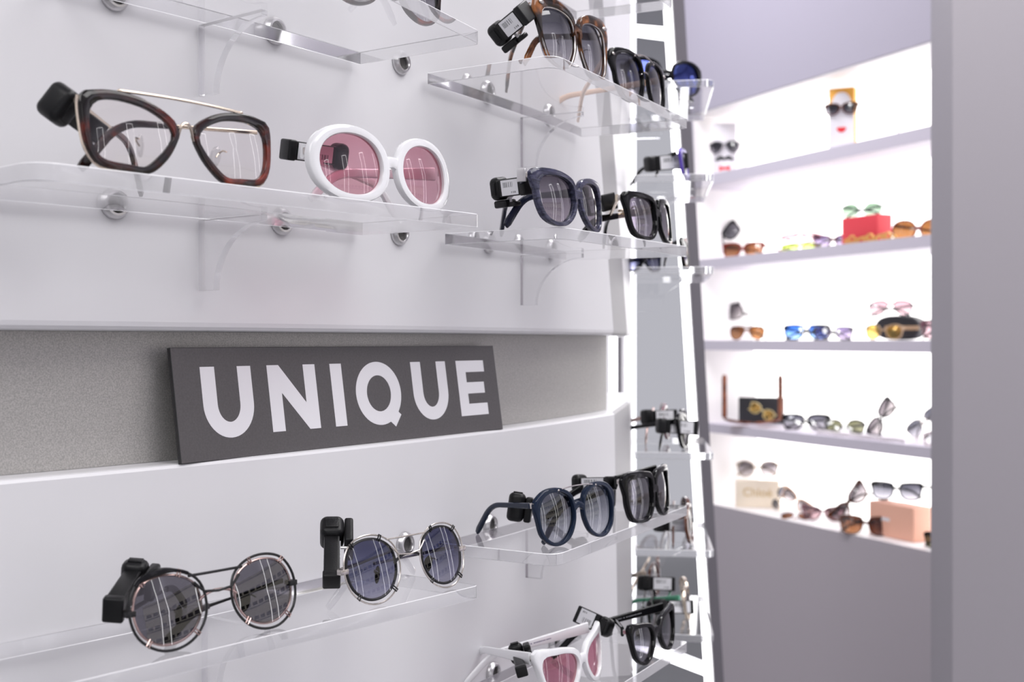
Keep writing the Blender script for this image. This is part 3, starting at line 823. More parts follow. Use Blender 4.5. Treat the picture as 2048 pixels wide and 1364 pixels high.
sec_tag('black security tag with barcode on the tortoiseshell browline sunglasses', (1003, 64, .985), (1051, 25, .965), w=.0155, headsize=(.013, .019, .016), clip=-1)
sec_tag('black security tag on the navy cat-eye sunglasses', (1003, 377, .985), (1056, 370, .965), w=.0145, headsize=(.011, .019, .016), clip=-1)
sec_tag('black security tag on the black chain-arm sunglasses', (1186, 412, 1.14), (1217, 404, 1.115), w=.0145, headsize=(.010, .018, .016), hook=False)
sec_tag('black security tag on the blue round sunglasses', (1033, 1014, 1.02), (1040, 1012, 1.06), w=.012, headsize=(.012, .0145, .0245), face=(.1, -.3, 1), show_label=False, clip=-1)
sec_tag('black security tag on the black square sunglasses, behind the blue pair', (1162, 967, 1.17), (1222, 966, 1.14), w=.0115, headsize=(.011, .018, .016), hook=False)
sec_tag('black security tag on the black double-wire round sunglasses', (268, 1157, .712), (227, 1219, .668), w=(.0105, .0135), face=(.1, -.1, 1), headsize=(.013, .0155, .021), clip=1, show_label=False)
sec_tag('black security tag on the silver round blue-lens sunglasses', (664, 1070, .83), (663, 1160, .80), w=(.0108, .0125), headsize=(.017, .0165, .020), clip=1, lab='y')
sec_tag('black security tag on the white cat-eye sunglasses', (1034, 1308, 1.04), (1043, 1342, .99), w=.0085, headsize=(.010, .013, .018), show_label=False, clip=1)
sec_tag('black security tag on the black cat-eye sunglasses on the lowest shelf', (1207, 1252, 1.135), (1157, 1229, 1.15), w=.0165, headsize=(.013, .018, .016), hook=False, tailcap=False)

# ------------------------------------------------------------------ far side of the tower: small shelves seen end-on
ords = ['topmost', 'second from the top', 'third from the top', 'fourth from the top', 'fifth from the top', 'lowest']
FAR = [.3545, .227, .101, -.1515, -.284, -.399]
far_poly = arc_corner(V((.274, 1.625)), V((.1665, 1.64)), V((.300, 1.88)), .014) + [V((.300, 1.88)), V((.1885, 1.88)), V((.1680, 1.64))]
for i, z in enumerate(FAR):
    org = V((.23, 1.75, z - .0098 + H))
    root = empty('acrylic_shelf', org, label='small clear shelf on the tower side by the mirror, ' + ords[i], cat='shelf', group='small clear shelves on the tower side')
    acrylic(plate_mesh(far_poly, z, .0098, org).build('shelf_plate', ACRYL, root, 20))
    if i in (0, 1, 2, 4):
        acrylic(bracket_mesh(V((.1815, 1.76)), V((.993, -.11)), V((.11, .993)), z - .0102, org, depth=.085).build('bracket', ACRYL, root, 20), V((.11, .993, 0)))

def shape(kind, s=1.0):
    d = dict(sq=(lF, oF), rd=(lG, oG), ce=(lE, oE), cc=(lK, oK))
    if kind == 'av':
        l = [(-22, 8), (-15, 18), (3, 20), (19, 16), (25, 5), (21, -13), (9, -22), (-5, -20), (-16, -9)]
        return l, [(x * 1.10, y * 1.10) for x, y in l]
    if kind == 'hx':
        l = [(-24, 0), (-19, 13), (-8, 20), (10, 20), (22, 13), (26, 0), (20, -14), (8, -20), (-8, -20), (-19, -13)]
        return l, [(x * 1.16, y * 1.16) for x, y in l]
    return d[kind]

def simple(label, base, yaw, kind, fm, lm, tm=None, fold=(80, 90), rx=0, ry=0, group=None, scale=1.0, lift=0, drop=32, L=125, name='sunglasses', wrap=220, h=(7, 5, 6), tl=None, bar=None, th=3, big=1.18):
    l, o = shape(kind)
    if base[1] > 2.5: scale = scale * big
    tp = dict(L=L, h=h, th=th, m=tm or fm, fold=fold, drop=drop)
    if tl is not None: tp['tl'] = tl
    sp = dict(pd=61, lens=l, outer=o, t=4.6, wrap=wrap, tilt=5, fm=fm, lm=lm, bridge=('ac', 8, 4 if kind != 'av' else 9, 2.5, 5, 4), hinge=(28.5, 13), lr=100, scale=scale, temple=tp)
    if bar: sp['bar'] = bar
    base = V(base) + V((0, 0, .001 * scale * (52 * abs(math.sin(ry)))))
    return eyewear(name, label, base, yaw, sp, group, 'sunglasses' if name == 'sunglasses' else 'glasses', rx, ry, n=26, lift=lift)

BLUEM = lens_mat('blue_mirror_lens', (.02, .03, .10), (.02, .03, .10), .28, (.25, .32, 1.0))
BROWNG = lens_mat('brown_gradient_lens', (.14, .045, .018), (.40, .18, .08), .04)
AMBER = lens_mat('amber_lens', (.20, .075, .02), (.32, .14, .05), .04)
GREENL = lens_mat('pale_green_lens', (.17, .26, .18), (.42, .54, .42), .05)
OLIVE = lens_mat('olive_lens', (.10, .10, .05), (.22, .22, .13), .05)
BLUEGR = lens_mat('bright_blue_lens', (.03, .14, .60), (.35, .55, .92), .06)
LILACL = lens_mat('lilac_lens', (.24, .18, .36), (.48, .40, .56), .05)
BLUSH = lens_mat('blush_lens', (.42, .26, .30), (.66, .48, .52), .05)
GREYA = lens_mat('grey_fade_lens', (.13, .11, .125), (.45, .41, .42), .05)
YELL = lens_mat('yellow_lens', (.75, .50, .12), (.85, .62, .20), .32, (1, .68, .25))
PURPLE = pbr('violet_plastic', (.10, .05, .45), .2)
PINKAC = pbr('pink_acetate', (.85, .22, .30), .2, coat=.3)
LIME = pbr('lime_acetate', (.55, .75, .06), .2, coat=.3)
REDBR = pbr('red_brown_acetate', (.22, .03, .02), .2, coat=.3)
OLIVEAC = pbr('olive_tip', (.25, .30, .05), .3)
GREENT = pbr('green_tip', (.12, .42, .26), .3)
TAN = pbr('tan_strap', (.48, .33, .20), .5)
MAUVEAC = pbr('plum_acetate', (.16, .06, .08), .2, coat=.3)
rz = rad
def farbase(x, y, i): return V((x, y, FAR[i] + H + .0004))
simple('large blue-mirrored black sunglasses on the topmost small shelf by the mirror', farbase(.2245, 1.73, 0), rz(22), 'rd', BLACK, BLUEM, fold=(84, 90), scale=1.12, wrap=150)
simple('folded black sunglasses with violet lens edge on the second small shelf', farbase(.252, 1.715, 1), rz(80), 'sq', PURPLE, GREYG, tm=BLACK, fold=(52, 78), scale=.95)
simple('black and blue sunglasses on the third small shelf, lens turned edge-on', farbase(.252, 1.715, 2), rz(82), 'sq', BLACK, BLUEG, fold=(60, 84), drop=24)
simple('blue-tipped sunglasses behind the pair on the third small shelf', farbase(.196, 1.77, 2), rz(40), 'sq', NAVY, BLUEG, fold=(84, 88), scale=.7)
simple('black sunglasses facing the mirror on the fourth small shelf', farbase(.252, 1.72, 3), rz(80), 'ce', BLACK, OLIVE, fold=(44, 84), scale=1.1)
simple('brown sunglasses standing behind the black pair on the fourth small shelf', farbase(.236, 1.80, 3), rz(84), 'rd', MAUVEAC, GREYG, tm=ROSE, fold=(48, 84), scale=1.05, lift=6)
simple('dark brown sunglasses on the fifth small shelf, seen edge-on', farbase(.258, 1.715, 4), rz(84), 'hx', BROWNAC, GREYG, fold=(50, 88), scale=1.15)
simple('brown round sunglasses further back on the fifth small shelf', farbase(.225, 1.82, 4), rz(62), 'rd', BROWNAC, GREYD, tm=GOLD, fold=(70, 88), scale=1.1, lift=4)
simple('wire-armed glasses with green tips on the lowest small shelf', farbase(.255, 1.72, 5), rz(84), 'rd', GOLD, CLEARL, tm=GREENT, fold=(46, 82), lift=6, name='eyeglasses')
simple('brown wire glasses behind the green-tipped pair on the lowest small shelf', farbase(.225, 1.81, 5), rz(78), 'hx', BROWNAC, CLEARL, tm=GOLD, fold=(30, 80), lift=22, name='eyeglasses')
simple('black folded glasses at the back of the lowest small shelf', farbase(.205, 1.70, 5), rz(80), 'sq', BLACK, GREYD, fold=(86, 90), name='eyeglasses', scale=.9)
for lab, a, b, w in [
    ('black security tag on the folded pair with violet lens edge', (1303, 328, 1.67), (1366, 322, 1.69), .021),
    ('black security tag lower of the two on the fourth small shelf', (1326, 852, 1.67), (1388, 856, 1.68), .019),
    ('black security tag upper of the two on the fourth small shelf', (1296, 834, 1.74), (1345, 832, 1.76), .018),
    ('black security tag on the fifth small shelf beside the dark brown pair', (1322, 1048, 1.68), (1376, 1050, 1.70), .019),
    ('black security tag upper one on the lowest small shelf', (1290, 1166, 1.72), (1340, 1168, 1.74), .019),
    ('black security tag lower one on the lowest small shelf', (1322, 1214, 1.66), (1376, 1214, 1.69), .018)]:
    sec_tag(lab, a, b, w=w, headsize=(.014, .022, .019), hook=False)

# ------------------------------------------------------------------ lit mirror beyond the tower
def mirror_d(px): return 2.82 - (px - 1258) / 160 * .14
mirror = empty('lit_mirror', (P(1330, 682, 2.75).x, 2.75, 0), label='tall mirror framed by white light strips beyond the tower', cat='mirror')
MO = V(mirror.location)
def mpoly(quad, off, th):
    front = [P(x, y, mirror_d(x) - off) - MO for x, y in quad]
    return front, V((0, th, 0))
def mpart(name, quad, off, th, mat, bev=0):
    mb = MB(); fr, v = mpoly(quad, off, th); mb.prism(fr, v); return mb.build(name, mat, mirror, 20)
xr = lambda y: 1328 + .0612 * y
MIRR = pbr('mirror_silver', (.56, .565, .59), .06, metal=1)
FRAMEM = pbr('mirror_frame_grey', (.20, .185, .21), .4, metal=.2)
mpart('mirror_pane', [(1248, -160), (xr(-160) + 10, -160), (xr(1560) + 10, 1560), (1248, 1560)], 0, .02, MIRR)
mpart('light_strip', [(1252, -160), (1262, -160), (1262, 1560), (1252, 1560)], .012, .011, LED)
mpart('light_strip', [(xr(-160), -160), (xr(-160) + 16, -160), (xr(1560) + 16, 1560), (xr(1560), 1560)], .012, .011, LED)
mpart('light_strip', [(1221, -160), (1233, -160), (1233, 1560), (1221, 1560)], .012, .011, LED)
mpart('light_strip', [(1262, 49), (xr(55), 55), (xr(78), 78), (1262, 69)], .012, .011, LED)
mpart('light_strip', [(1262, 1274), (xr(1331), 1331), (xr(1351), 1351), (1262, 1294)], .012, .011, LED)
mpart('frame', [(xr(-160) + 16, -160), (xr(-160) + 41, -160), (xr(1560) + 36, 1560), (xr(1560) + 16, 1560)], .03, .06, FRAMEM)
mpart('frame', [(1235, -160), (1243, -160), (1243, 1560), (1235, 1560)], .03, .028, FRAMEM)
mpart('side_panel', [(1190, -160), (1253, -160), (1253, 1560), (1190, 1560)], .0, .03, WHITE)

# ------------------------------------------------------------------ back wall with the backlit niche
SB = .72            # size of the niche and what stands in it
W0 = V((.855, 5.46)) * SB; ww = V((.549, -1.2)).normalized(); wm = V((ww.y, -ww.x))      # along the wall / towards the room
def wpos(a, e, z): return V((W0.x + ww.x * a - wm.x * e, W0.y + ww.y * a - wm.y * e, z + H))
def wa(px, e):
    r = (px - 1024) / F
    return (r * (W0.y - e * wm.y) - (W0.x - e * wm.x)) / (ww.x - r * ww.y)
WDEP = .21
ZT, ZB = 1.04 * SB, -.731 * SB
def quadpart(name, pts, depth, mat, parent=None):
    mb = MB(); mb.prism([wpos(a, 0, z) for a, z in pts], V((-wm.x, -wm.y, 0)) * depth); return mb.build(name, mat, parent, 20)
aL = lambda z: .0 - z * .062           # leaning left edge of the niche
AE = 1.7
struct(quadpart('wall_back', [(-2.5, ZT), (AE, ZT), (AE, 1.752), (-2.5, 1.752)], .12, GREYWALL))
struct(quadpart('wall_back_low', [(-2.5, -H), (AE, -H), (AE, ZB), (-2.5, ZB)], .12, GREYLOW))
struct(quadpart('wall_back_left', [(-2.5, ZB), (aL(ZB), ZB), (aL(ZT), ZT), (-2.5, ZT)], .12, GREYWALL))
mb = MB(); mb.prism([wpos(a, WDEP, z) for a, z in ((-.25, ZB - .1), (AE, ZB - .1), (AE, ZT + .1), (-.25, ZT + .1))], V((-wm.x, -wm.y, 0)) * .03)
struct(mb.build('wall_niche', GLOWW, None, 0))
mb = MB()   # niche lining: floor, head, left side
mb.prism([wpos(a, e, ZB - .02) for a, e in ((-.2, .1201), (AE, .1201), (AE, WDEP), (-.2, WDEP))], (0, 0, .0201))
mb.prism([wpos(a, e, ZT + .0) for a, e in ((-.2, .1201), (AE, .1201), (AE, WDEP), (-.2, WDEP))], (0, 0, .02))
mb.prism([wpos(a, e, ZT - .005) for a, e in ((-.2, .002), (AE, .002), (AE, WDEP), (-.2, WDEP))], (0, 0, .0049))
mb.prism([wpos(a, e, ZB + .00005) for a, e in ((aL(ZB) + .001, .001), (AE, .001), (AE, WDEP), (aL(ZB) + .001, WDEP))], (0, 0, .0004))
mb.prism([wpos(aL(z) + q, .002, z) for z, q in ((ZB, .001), (ZB, .005), (ZT, .005), (ZT, .001))], V((-wm.x, -wm.y, 0)) * (WDEP - .003))
struct(mb.build('trim_1', pbr('niche_white', (.85, .83, .83), .45), None, 0))
BZ = [(a * SB, b * SB) for a, b in ((.746, .697), (.369, .326), (.003, -.041), (-.369, -.410))]
bl = ['topmost long white shelf board, carrying two painted face stands', 'second long white shelf board, carrying the red box', 'third long white shelf board, carrying the black goggle case', 'lowest long white shelf board, carrying the tortoiseshell stand-up pair']
for (zt, zb), lab in zip(BZ, bl):
    mb = MB(); a0 = aL((zt + zb) / 2) + .003
    o = V(wpos(a0, 0, zb)); mb.prism([wpos(a, e, zb) - o for a, e in ((a0, -.002), (AE, -.002), (AE, WDEP - .002), (a0, WDEP - .002))], (0, 0, zt - zb))
    ob = mb.build('shelf_board', BOARDM, None, 20); ob.location = o
    tag_obj(ob, lab, 'shelf', 'long shelf boards in the backlit niche')
LEV = [z for z, _ in BZ] + [ZB]
def wb(px, lv, e): a = wa(px, e); return wpos(a, e, LEV[lv] + .0006)

def block(name, label, cat, px, lv, e, yaw, size, mat, extra=None, group=None, bev=.004):
    root = empty(name, wb(px, lv, e * SB), (0, 0, rad(yaw)), label, cat, group); root.scale = (SB, SB, SB)
    mb = MB(); mb.rbox((0, 0, size[2] / 2), size, bev); mb.build('body', mat, root, 40)
    return root
CARD = pbr('white_card', (.80, .78, .82), .5)
ORANGE = pbr('orange_card', (.85, .42, .06), .5)
RED = pbr('red_print', (.75, .02, .03), .4)
BLK = pbr('black_print', (.02, .02, .025), .5)
def plane_shape(root, name, polys, y, mat, th=.0015):
    mb = MB()
    for p in polys: mb.prism([V((x, y, z)) for x, z in p], (0, -th, 0))
    return mb.build(name, mat, root, 0)
# face stand with moustache and bow tie
st = block('display_stand', 'white face stand with black moustache and red bow tie on the topmost board', 'display stand', 1451, 0, .10, -18, (.105, .06, .238), CARD)
mous = [[(0, .080), (.012, .090), (.026, .088), (.036, .078), (.048, .074), (.034, .066), (.018, .072), (0, .070)], [(0, .080), (-.012, .090), (-.026, .088), (-.036, .078), (-.048, .074), (-.034, .066), (-.018, .072), (0, .070)]]
plane_shape(st, 'moustache', mous, -.0303, BLK)
plane_shape(st, 'bow_tie', [[(-.024, .046), (0, .034), (-.024, .020)], [(.024, .046), (0, .034), (.024, .020)], [(-.006, .039), (.006, .039), (.006, .027), (-.006, .027)]], -.0303, RED)
b0 = st.location + V((math.sin(rad(-18)) * .032, -math.cos(rad(-18)) * .032, .072))
simple('dark aviator sunglasses resting on the moustache face stand', b0, rad(-18), 'av', GUN, GREYG, fold=(20, 20), scale=.84, L=30, tl=(0, 0), big=1)
st = block('display_stand', 'orange and white face stand with red lips on the topmost board', 'display stand', 1686, 0, .10, -26, (.098, .06, .245), ORANGE)
plane_shape(st, 'face', [[(x * .046, .115 + y * .112) for x, y in oval(1, 1, 28, 2.4)], ], -.0301, CARD)
plane_shape(st, 'chin_card', [[(-.048, .0), (.048, .0), (.048, .14), (-.048, .14)]], -.0302, CARD)
plane_shape(st, 'lips', [[(-.020, .084), (-.008, .091), (0, .087), (.008, .091), (.020, .084), (.008, .070), (-.008, .070)]], -.0318, RED)
b0 = st.location + V((math.sin(rad(-26)) * .032, -math.cos(rad(-26)) * .032, .098))
simple('brown cat-eye sunglasses with gold arm worn by the orange face stand', b0, rad(-26), 'ce', BROWNAC, GREYD, tm=pbr('brass_arm', (.45, .28, .12), .4), fold=(10, -62), scale=.76, h=(5, 4, 4), tl=(0, 0), L=120, big=1)
rd_ = empty('display_rod', wb(1797, 0, .12), label='thin pale upright rod beside the orange face stand', cat='rod')
mb = MB(); mb.rbox((0, 0, .07), (.005, .005, .14), .001); mb.build('rod', pbr('pale_rod', (.75, .62, .60), .4), rd_)

TORTB = noisy('brown_tortoise_acetate', [(.35, (.10, .025, .012)), (.6, (.30, .10, .05))], 40, rough=.2, coat=0)
G2 = 'sunglasses on the second shelf board'; G3 = 'sunglasses on the third shelf board'; G4 = 'sunglasses on the lowest shelf board'; G5 = 'sunglasses on the niche floor'
# second board
simple('dark sunglasses propped on one lens at the left end of the second board', wb(1464, 1, .12), rad(-20), 'sq', BLACK, SMOKE, fold=(60, 10), ry=rad(-52), group=G2, lift=6)
simple('brown sunglasses lying in front of the propped dark pair on the second board', wb(1484, 1, .07), rad(-28), 'ce', REDBR, BROWNG, tm=REDBR, fold=(85, -40), rx=rad(-6), group=G2, scale=.95)
simple('pink-framed sunglasses stacked on the lime pair on the second board', wb(1597, 1, .09) + V((0, 0, SB * .062)), rad(-25), 'ce', PINKAC, BLUSH, fold=(80, 80), rx=rad(-62), group=G2, scale=.85)
simple('lime green sunglasses under the pink pair on the second board', wb(1598, 1, .09), rad(-25), 'sq', LIME, lens_mat('lime_lens', (.6, .8, .2), (.7, .9, .35), .04), fold=(85, 90), rx=rad(-40), group=G2, scale=.85)
simple('lilac cat-eye sunglasses left of the red box', wb(1666, 1, .08), rad(-20), 'cc', MAUVEAC, LILACL, fold=(80, 88), group=G2, scale=.8)
REDB = pbr('red_box_card', (.72, .05, .07), .5)
bx = block('gift_box', 'bright red box under pale green sunglasses on the second board', 'box', 1733, 1, .13, math.degrees(math.atan2(ww.y, ww.x)), (.20, .075, .112), REDB)
simple('pale green-lens sunglasses standing on the red box', wb(1722, 1, .13) + V((0, 0, SB * .1125)), rad(-32), 'hx', CLEARAC, GREENL, tm=GUN, fold=(80, 84), group=G2, scale=.86)
ch = empty('gold_chain', wb(1738, 1, .05), label='gold chain lying along the front of the red box', cat='chain')
mb = MB()
for i in range(11):
    q = wb(1695 + i * 9, 1, .045) - wb(1738, 1, .05) + V((0, 0, .012 + .004 * math.sin(i * 1.7)))
    mb.tube([q + ww.to_3d() * (.011 * math.cos(a)) + V((0, 0, 1)) * (.009 * math.sin(a)) * (1 if i % 2 else .5) for a in [2 * math.pi * j / 10 for j in range(10)]], .0032, 6, loop=True)
mb.build('links', pbr('yellow_gold', (.80, .48, .14), .3, metal=.6), ch)
simple('large brown hexagonal sunglasses at the right end of the second board', wb(1836, 1, .10), rad(-28), 'hx', REDBR, AMBER, fold=(80, -34), group=G2, scale=.98)
# third board
simple('grey fade aviators propped up at the left of the third board', wb(1464, 2, .12), rad(-24), 'av', GUN, GREYA, fold=(80, 88), ry=rad(-42), group=G3, lift=4, scale=1.02)
simple('brown top-bar sunglasses before the propped aviators on the third board', wb(1493, 2, .06), rad(-26), 'av', BROWNAC, AMBER, tm=ROSE, fold=(80, -30), group=G3, scale=.82, bar=(50, 19, 0, 2, -1, BROWNAC))
simple('blue-lens low sunglasses in the middle of the third board', wb(1612, 2, .10), rad(-20), 'sq', NAVY, BLUEGR, fold=(84, 90), rx=rad(-14), group=G3, scale=.98)
simple('violet-lens low sunglasses right of the blue pair on the third board', wb(1667, 2, .10), rad(-12), 'sq', GUN, LILACL, fold=(84, 90), rx=rad(-14), group=G3, scale=.82)
cs = empty('goggle_case', wb(1802, 2, .125), (0, 0, rad(-38)), 'black rounded goggle case with tan strap on the third board', 'case'); cs.scale = (SB, SB, SB)
mb = MB()
prf = [(x * .085, .046 + y * .046) for x, y in oval(1, 1, 28, 2.6)]
mb.loft([[V((x * s_, yy, .046 + (z - .046) * s_)) for x, z in prf] for yy, s_ in ((-.045, .9), (-.038, 1), (.038, 1), (.045, .9))])
mb.build('shell', BLK, cs)
mb = MB(); mb.rbox((.02, -.047, .045), (.13, .004, .016), .001); mb.build('strap', TAN, cs)
simple('yellow-lens goggles leaning on the black case', wb(1766, 2, .022), rad(-34), 'rd', TAN, YELL, fold=(60, 60), group=G3, scale=.88, big=1, L=40, wrap=150)
simple('blush-lens oversized sunglasses lying on the black case', wb(1780, 2, .12) + V((0, 0, SB * .093)), rad(-24), 'av', GUN, BLUSH, fold=(84, 90), rx=rad(-20), group=G3, scale=.86)
simple('blush-lens dark-topped sunglasses at the right end of the third board', wb(1897, 2, .09), rad(-22), 'ce', MAUVEAC, BLUSH, fold=(80, 88), group=G3, scale=.95)
# lowest board
simple('tortoiseshell sunglasses lying with arms upright around a black box', wb(1504, 3, .052) + V((0, 0, .006)), rad(-10), 'sq', TORTB, AMBER, fold=(0, 0), rx=rad(88), group=G4, L=92, tl=(0, 0), h=(9, 8, 9), th=11, drop=6, scale=1.22)
bx = block('glasses_case', 'black box standing inside the tortoiseshell pair on the lowest board', 'case', 1523, 3, .21, -14, (.20, .05, .115), BLK)
simple('brass round sunglasses leaning on the black box', wb(1518, 3, .035) + V((0, 0, .014)), rad(-20), 'rd', pbr('brass_frame', (.62, .50, .24), .35, metal=.6), YELL, fold=(84, 90), group=G4, scale=.62, ry=rad(28))
simple('black narrow sunglasses on the lowest board, right of the tortoiseshell pair', wb(1612, 3, .09), rad(-14), 'ce', BLACK, GREYG, fold=(84, 90), rx=rad(-22), group=G4, scale=.98)
simple('olive-lens round sunglasses on the lowest board', wb(1690, 3, .09), rad(-14), 'rd', GUN, OLIVE, fold=(84, 90), rx=rad(-25), group=G4, scale=.84)
bd = empty('bead_chain', wb(1720, 3, .035), label='pale bead chain laid along the front of the lowest board', cat='chain')
mb = MB()
for i in range(26):
    q = wb(1636 + i * 6.8, 3, .03 + .006 * math.sin(i * .9)) - wb(1720, 3, .035) + V((0, 0, .006)); mb.ell(q, .0062, .0062, .0062, 8, 6)
mb.build('beads', pbr('pale_beads', (.72, .68, .70), .3), bd)
simple('dark grey sunglasses stood on edge right of the olive pair', wb(1779, 3, .08), rad(-34), 'ce', GUN, GREYA, fold=(84, 90), group=G4, ry=rad(-60), scale=.8, lift=6)
simple('pale grey aviators at the right end of the lowest board', wb(1862, 3, .12), rad(-30), 'av', SILVER, GREYD, fold=(80, 88), group=G4, ry=rad(-40), scale=.8, lift=4)
simple('plum half-rim sunglasses before the pale aviators on the lowest board', wb(1893, 3, .06), rad(-26), 'ce', MAUVEAC, GREYA, fold=(84, 90), rx=rad(-35), group=G4, scale=.85)
# niche floor
cb = block('perfume_box', 'cream Chloé box under round grey sunglasses on the niche floor', 'box', 1515, 4, .13, -12, (.19, .06, .118), pbr('cream_box', (.86, .76, .62), .5))
fc = bpy.data.curves.new('lettering', 'FONT'); fc.body = 'Chloé'; fc.size = .052; fc.align_x = 'CENTER'; fc.extrude = .0006
fo = bpy.data.objects.new('lettering_curve', fc); COL.objects.link(fo)
bpy.context.view_layer.update()
me = bpy.data.meshes.new_from_object(fo.evaluated_get(bpy.context.evaluated_depsgraph_get()))
bpy.data.objects.remove(fo)
lo = bpy.data.objects.new('lettering', me); COL.objects.link(lo); lo.parent = cb; lo.location = (0, -.0309, .05); lo.rotation_euler = (rad(90), 0, 0)
me.materials.clear(); me.materials.append(pbr('gold_print', (.70, .52, .26), .4, metal=.3))
simple('round grey-lens gold sunglasses standing on the cream box', wb(1515, 4, .13) + V((0, 0, SB * .1185)), rad(-12), 'rd', GOLD, GREYA, fold=(84, 88), group=G5, scale=.98)
simple('thin gold sunglasses stood on edge right of the cream box', wb(1566, 4, .08), rad(-50), 'rd', GOLD, GREYG, fold=(84, 90), ry=rad(-60), group=G5, scale=.62, lift=4)
simple('peach and grey sunglasses right of the thin gold pair on the niche floor', wb(1583, 4, .07), rad(-30), 'ce', PEACH, GREYA, fold=(80, 88), ry=rad(35), group=G5, scale=.74, lift=4)
simple('white and red-brown sunglasses lying before the peach pair', wb(1590, 4, .025), rad(-20), 'ce', WHITEAC, BROWNG, tm=REDBR, fold=(84, 90), rx=rad(-50), group=G5, scale=.66)
simple('plum cat-eye sunglasses in the middle of the niche floor', wb(1646, 4, .09), rad(-14), 'cc', MAUVEAC, lens_mat('plum_lens', (.42, .24, .28), (.62, .44, .46), .05), fold=(84, 90), group=G5, scale=.84)
simple('dark cat-eye sunglasses propped on edge left of the peach box', wb(1718, 4, .10), rad(-18), 'cc', BROWNAC, GREYA, fold=(84, 90), ry=rad(-50), group=G5, scale=.95, lift=8)
simple('brown gradient sunglasses before the peach box', wb(1731, 4, .024), rad(-24), 'sq', BROWNAC, BROWNG, fold=(84, 90), group=G5, scale=1.02)
pb = block('gift_box', 'peach box with small white label under black sunglasses on the niche floor', 'box', 1799, 4, .12, math.degrees(math.atan2(ww.y, ww.x)), (.235, .085, .125), pbr('peach_card', (.85, .47, .34), .5))
mb = MB(); mb.rbox((-.03, -.043, .066), (.05, .001, .012), .0003); mb.build('label', PRINT, pb, 0)
simple('black gradient sunglasses standing on the peach box', wb(1793, 4, .12) + V((0, 0, SB * .1255)), rad(-22), 'sq', BLACK, GREYD, fold=(80, -30), group=G5, scale=.98)
simple('small dark sunglasses at the right end of the niche floor', wb(1893, 4, .06), rad(-26), 'sq', BLACK, OLIVE, fold=(84, 90), group=G5, scale=.8)

# ------------------------------------------------------------------ the room
def box_struct(name, lo, hi, mat):
    mb = MB(); c = [(a + b) / 2 for a, b in zip(lo, hi)]; s = [b - a for a, b in zip(lo, hi)]
    mb.rbox(c, s, .002); return struct(mb.build(name, mat, None, 20))
box_struct('floor', (-5, -3.2, -.1), (4, 9, 0), FLOORM)
box_struct('ceiling', (-5, -3.2, 3.2), (4, 9, 3.3), CEILM)
box_struct('wall_partition', (.844, 2.3, 0), (2.6, 2.42, 3.2), PART)
box_struct('wall_rear', (-5, -3.2, 0), (-.5, -3.1, 3.2), pbr('rear_wall', (.42, .42, .44), .6))  # stops short: opening added so world light reaches the tower front
# the display opposite: lit shelving with light-strip outlines (seen mirrored in the lenses)
def display_mat():
    m, nt, out = nodes_of('lit_display_opposite'); L = nt.links.new
    tc = nt.nodes.new('ShaderNodeTexCoord'); s = nt.nodes.new('ShaderNodeSeparateXYZ'); L(tc.outputs['Object'], s.inputs[0])
    def mth(op, a, b=0):
        k = nt.nodes.new('ShaderNodeMath'); k.operation = op
        for i, x in enumerate((a, b)):
            if isinstance(x, (int, float)): k.inputs[i].default_value = x
            else: L(x, k.inputs[i])
        return k.outputs[0]
    u = mth('FRACT', mth('DIVIDE', s.outputs['Y'], .19)); v = mth('FRACT', mth('DIVIDE', s.outputs['Z'], .25))
    blob = mth('MULTIPLY', mth('LESS_THAN', mth('ABSOLUTE', mth('SUBTRACT', u, .5)), .36), mth('LESS_THAN', mth('ABSOLUTE', mth('SUBTRACT', v, .30)), .13))
    brd = mth('LESS_THAN', v, .12)
    mx = nt.nodes.new('ShaderNodeMix'); mx.data_type = 'RGBA'; L(blob, mx.inputs[0]); mx.inputs[6].default_value = (1, .93, .84, 1); mx.inputs[7].default_value = (.05, .045, .05, 1)
    m2 = nt.nodes.new('ShaderNodeMix'); m2.data_type = 'RGBA'; L(brd, m2.inputs[0]); L(mx.outputs[2], m2.inputs[6]); m2.inputs[7].default_value = (.28, .26, .26, 1)
    e = nt.nodes.new('ShaderNodeEmission'); L(m2.outputs[2], e.inputs[0]); e.inputs[1].default_value = .6
    L(e.outputs[0], out.inputs[0]); return m
box_struct('wall_right', (2.6, -3.1, 0), (2.7, 2.3, 3.2), GREYWALL)
mb = MB(); mb.rbox((2.585, .6, 1.5), (.02, 2.4, 1.1), .002); struct(mb.build('trim_2', display_mat(), None, 0))
mb = MB()
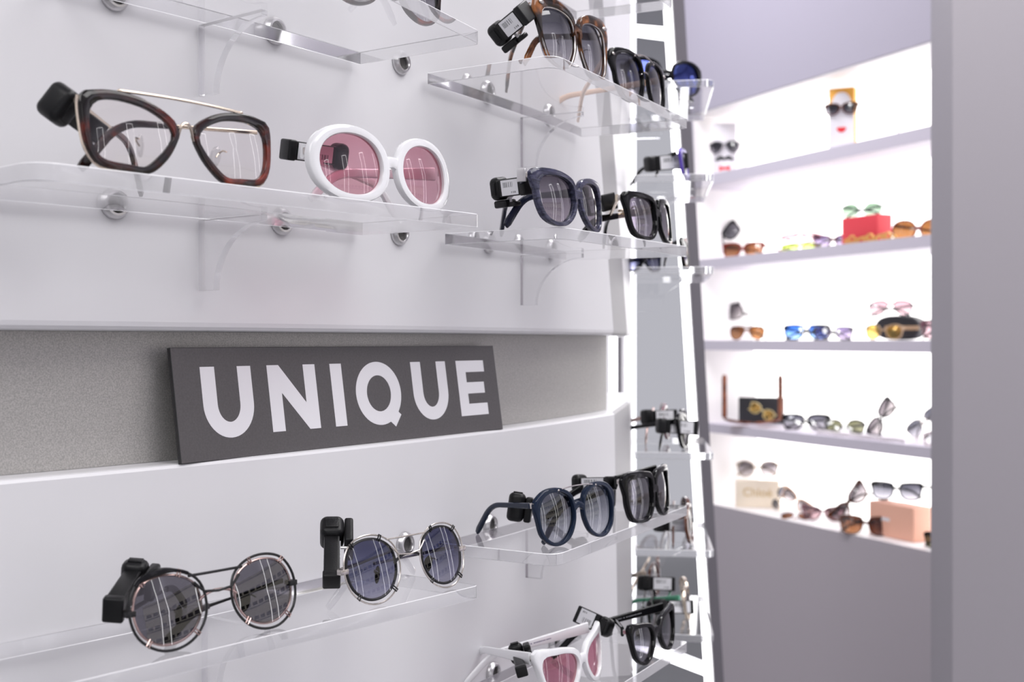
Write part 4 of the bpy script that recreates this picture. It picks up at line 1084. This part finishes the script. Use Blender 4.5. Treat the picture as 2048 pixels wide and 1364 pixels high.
for y0 in (-1.15, -.15, .95, 1.85):
    for a, b in (((2.54, y0, .35), (2.54, y0, 2.7)), ((2.54, y0 + .22, .35), (2.54, y0 + .22, 2.7)), ((2.54, y0, .35), (2.54, y0 + .22, .35)), ((2.54, y0, 2.7), (2.54, y0 + .22, 2.7))):
        mb.tube([a, b], .011, 8)
struct(mb.build('trim_3', LED, None, 30))

def area(name, loc, size, power, rot=(0, 0, 0), col=(1, .985, .985)):
    l = bpy.data.lights.new(name, 'AREA'); l.shape = 'RECTANGLE'; l.size, l.size_y = size; l.energy = power; l.color = col
    o = bpy.data.objects.new(name, l); COL.objects.link(o); o.location = loc; o.rotation_euler = rot; return o
area('ceiling_light', (1.35, .3, 3.17), (1.5, 2.2), 50)
area('ceiling_light', (.55, 1.9, 3.17), (.7, .7), 26)
area('ceiling_light', (-.6, -1.2, 3.17), (1.6, 1.6), 34)
area('ceiling_light', (-.1, 3.3, 3.17), (1.0, .8), 30, col=(.95, .94, 1))
w = bpy.data.worlds.new('world_fill'); sc.world = w; w.use_nodes = True  # ambient fill, added to light the room through its open sides
bg = w.node_tree.nodes['Background']; bg.inputs[0].default_value = (.96, .95, 1.0, 1); bg.inputs[1].default_value = .9

# ------------------------------------------------------------------ camera
cam = bpy.data.cameras.new('camera'); co = bpy.data.objects.new('camera', cam); COL.objects.link(co)
co.location = (0, 0, H); co.rotation_euler = (rad(90), 0, 0)
cam.sensor_width = 36; cam.lens = F / 2048 * 36; cam.clip_start = .02
cam.dof.use_dof = True; cam.dof.focus_distance = .88; cam.dof.aperture_fstop = 9.5; cam.dof.aperture_blades = 0
sc.camera = co
sc.view_settings.view_transform = 'Standard'; sc.view_settings.look = 'None'
sc.view_settings.exposure = -0.04; sc.view_settings.gamma = 1.0; sc.view_settings.use_curve_mapping = False
cy = sc.cycles
cy.use_denoising = True
cy.max_bounces = 16; cy.diffuse_bounces = 4; cy.glossy_bounces = 6; cy.transmission_bounces = 12; cy.transparent_max_bounces = 24
cy.caustics_refractive = True; cy.caustics_reflective = False; cy.blur_glossy = .3
cy.sample_clamp_indirect = 6.0
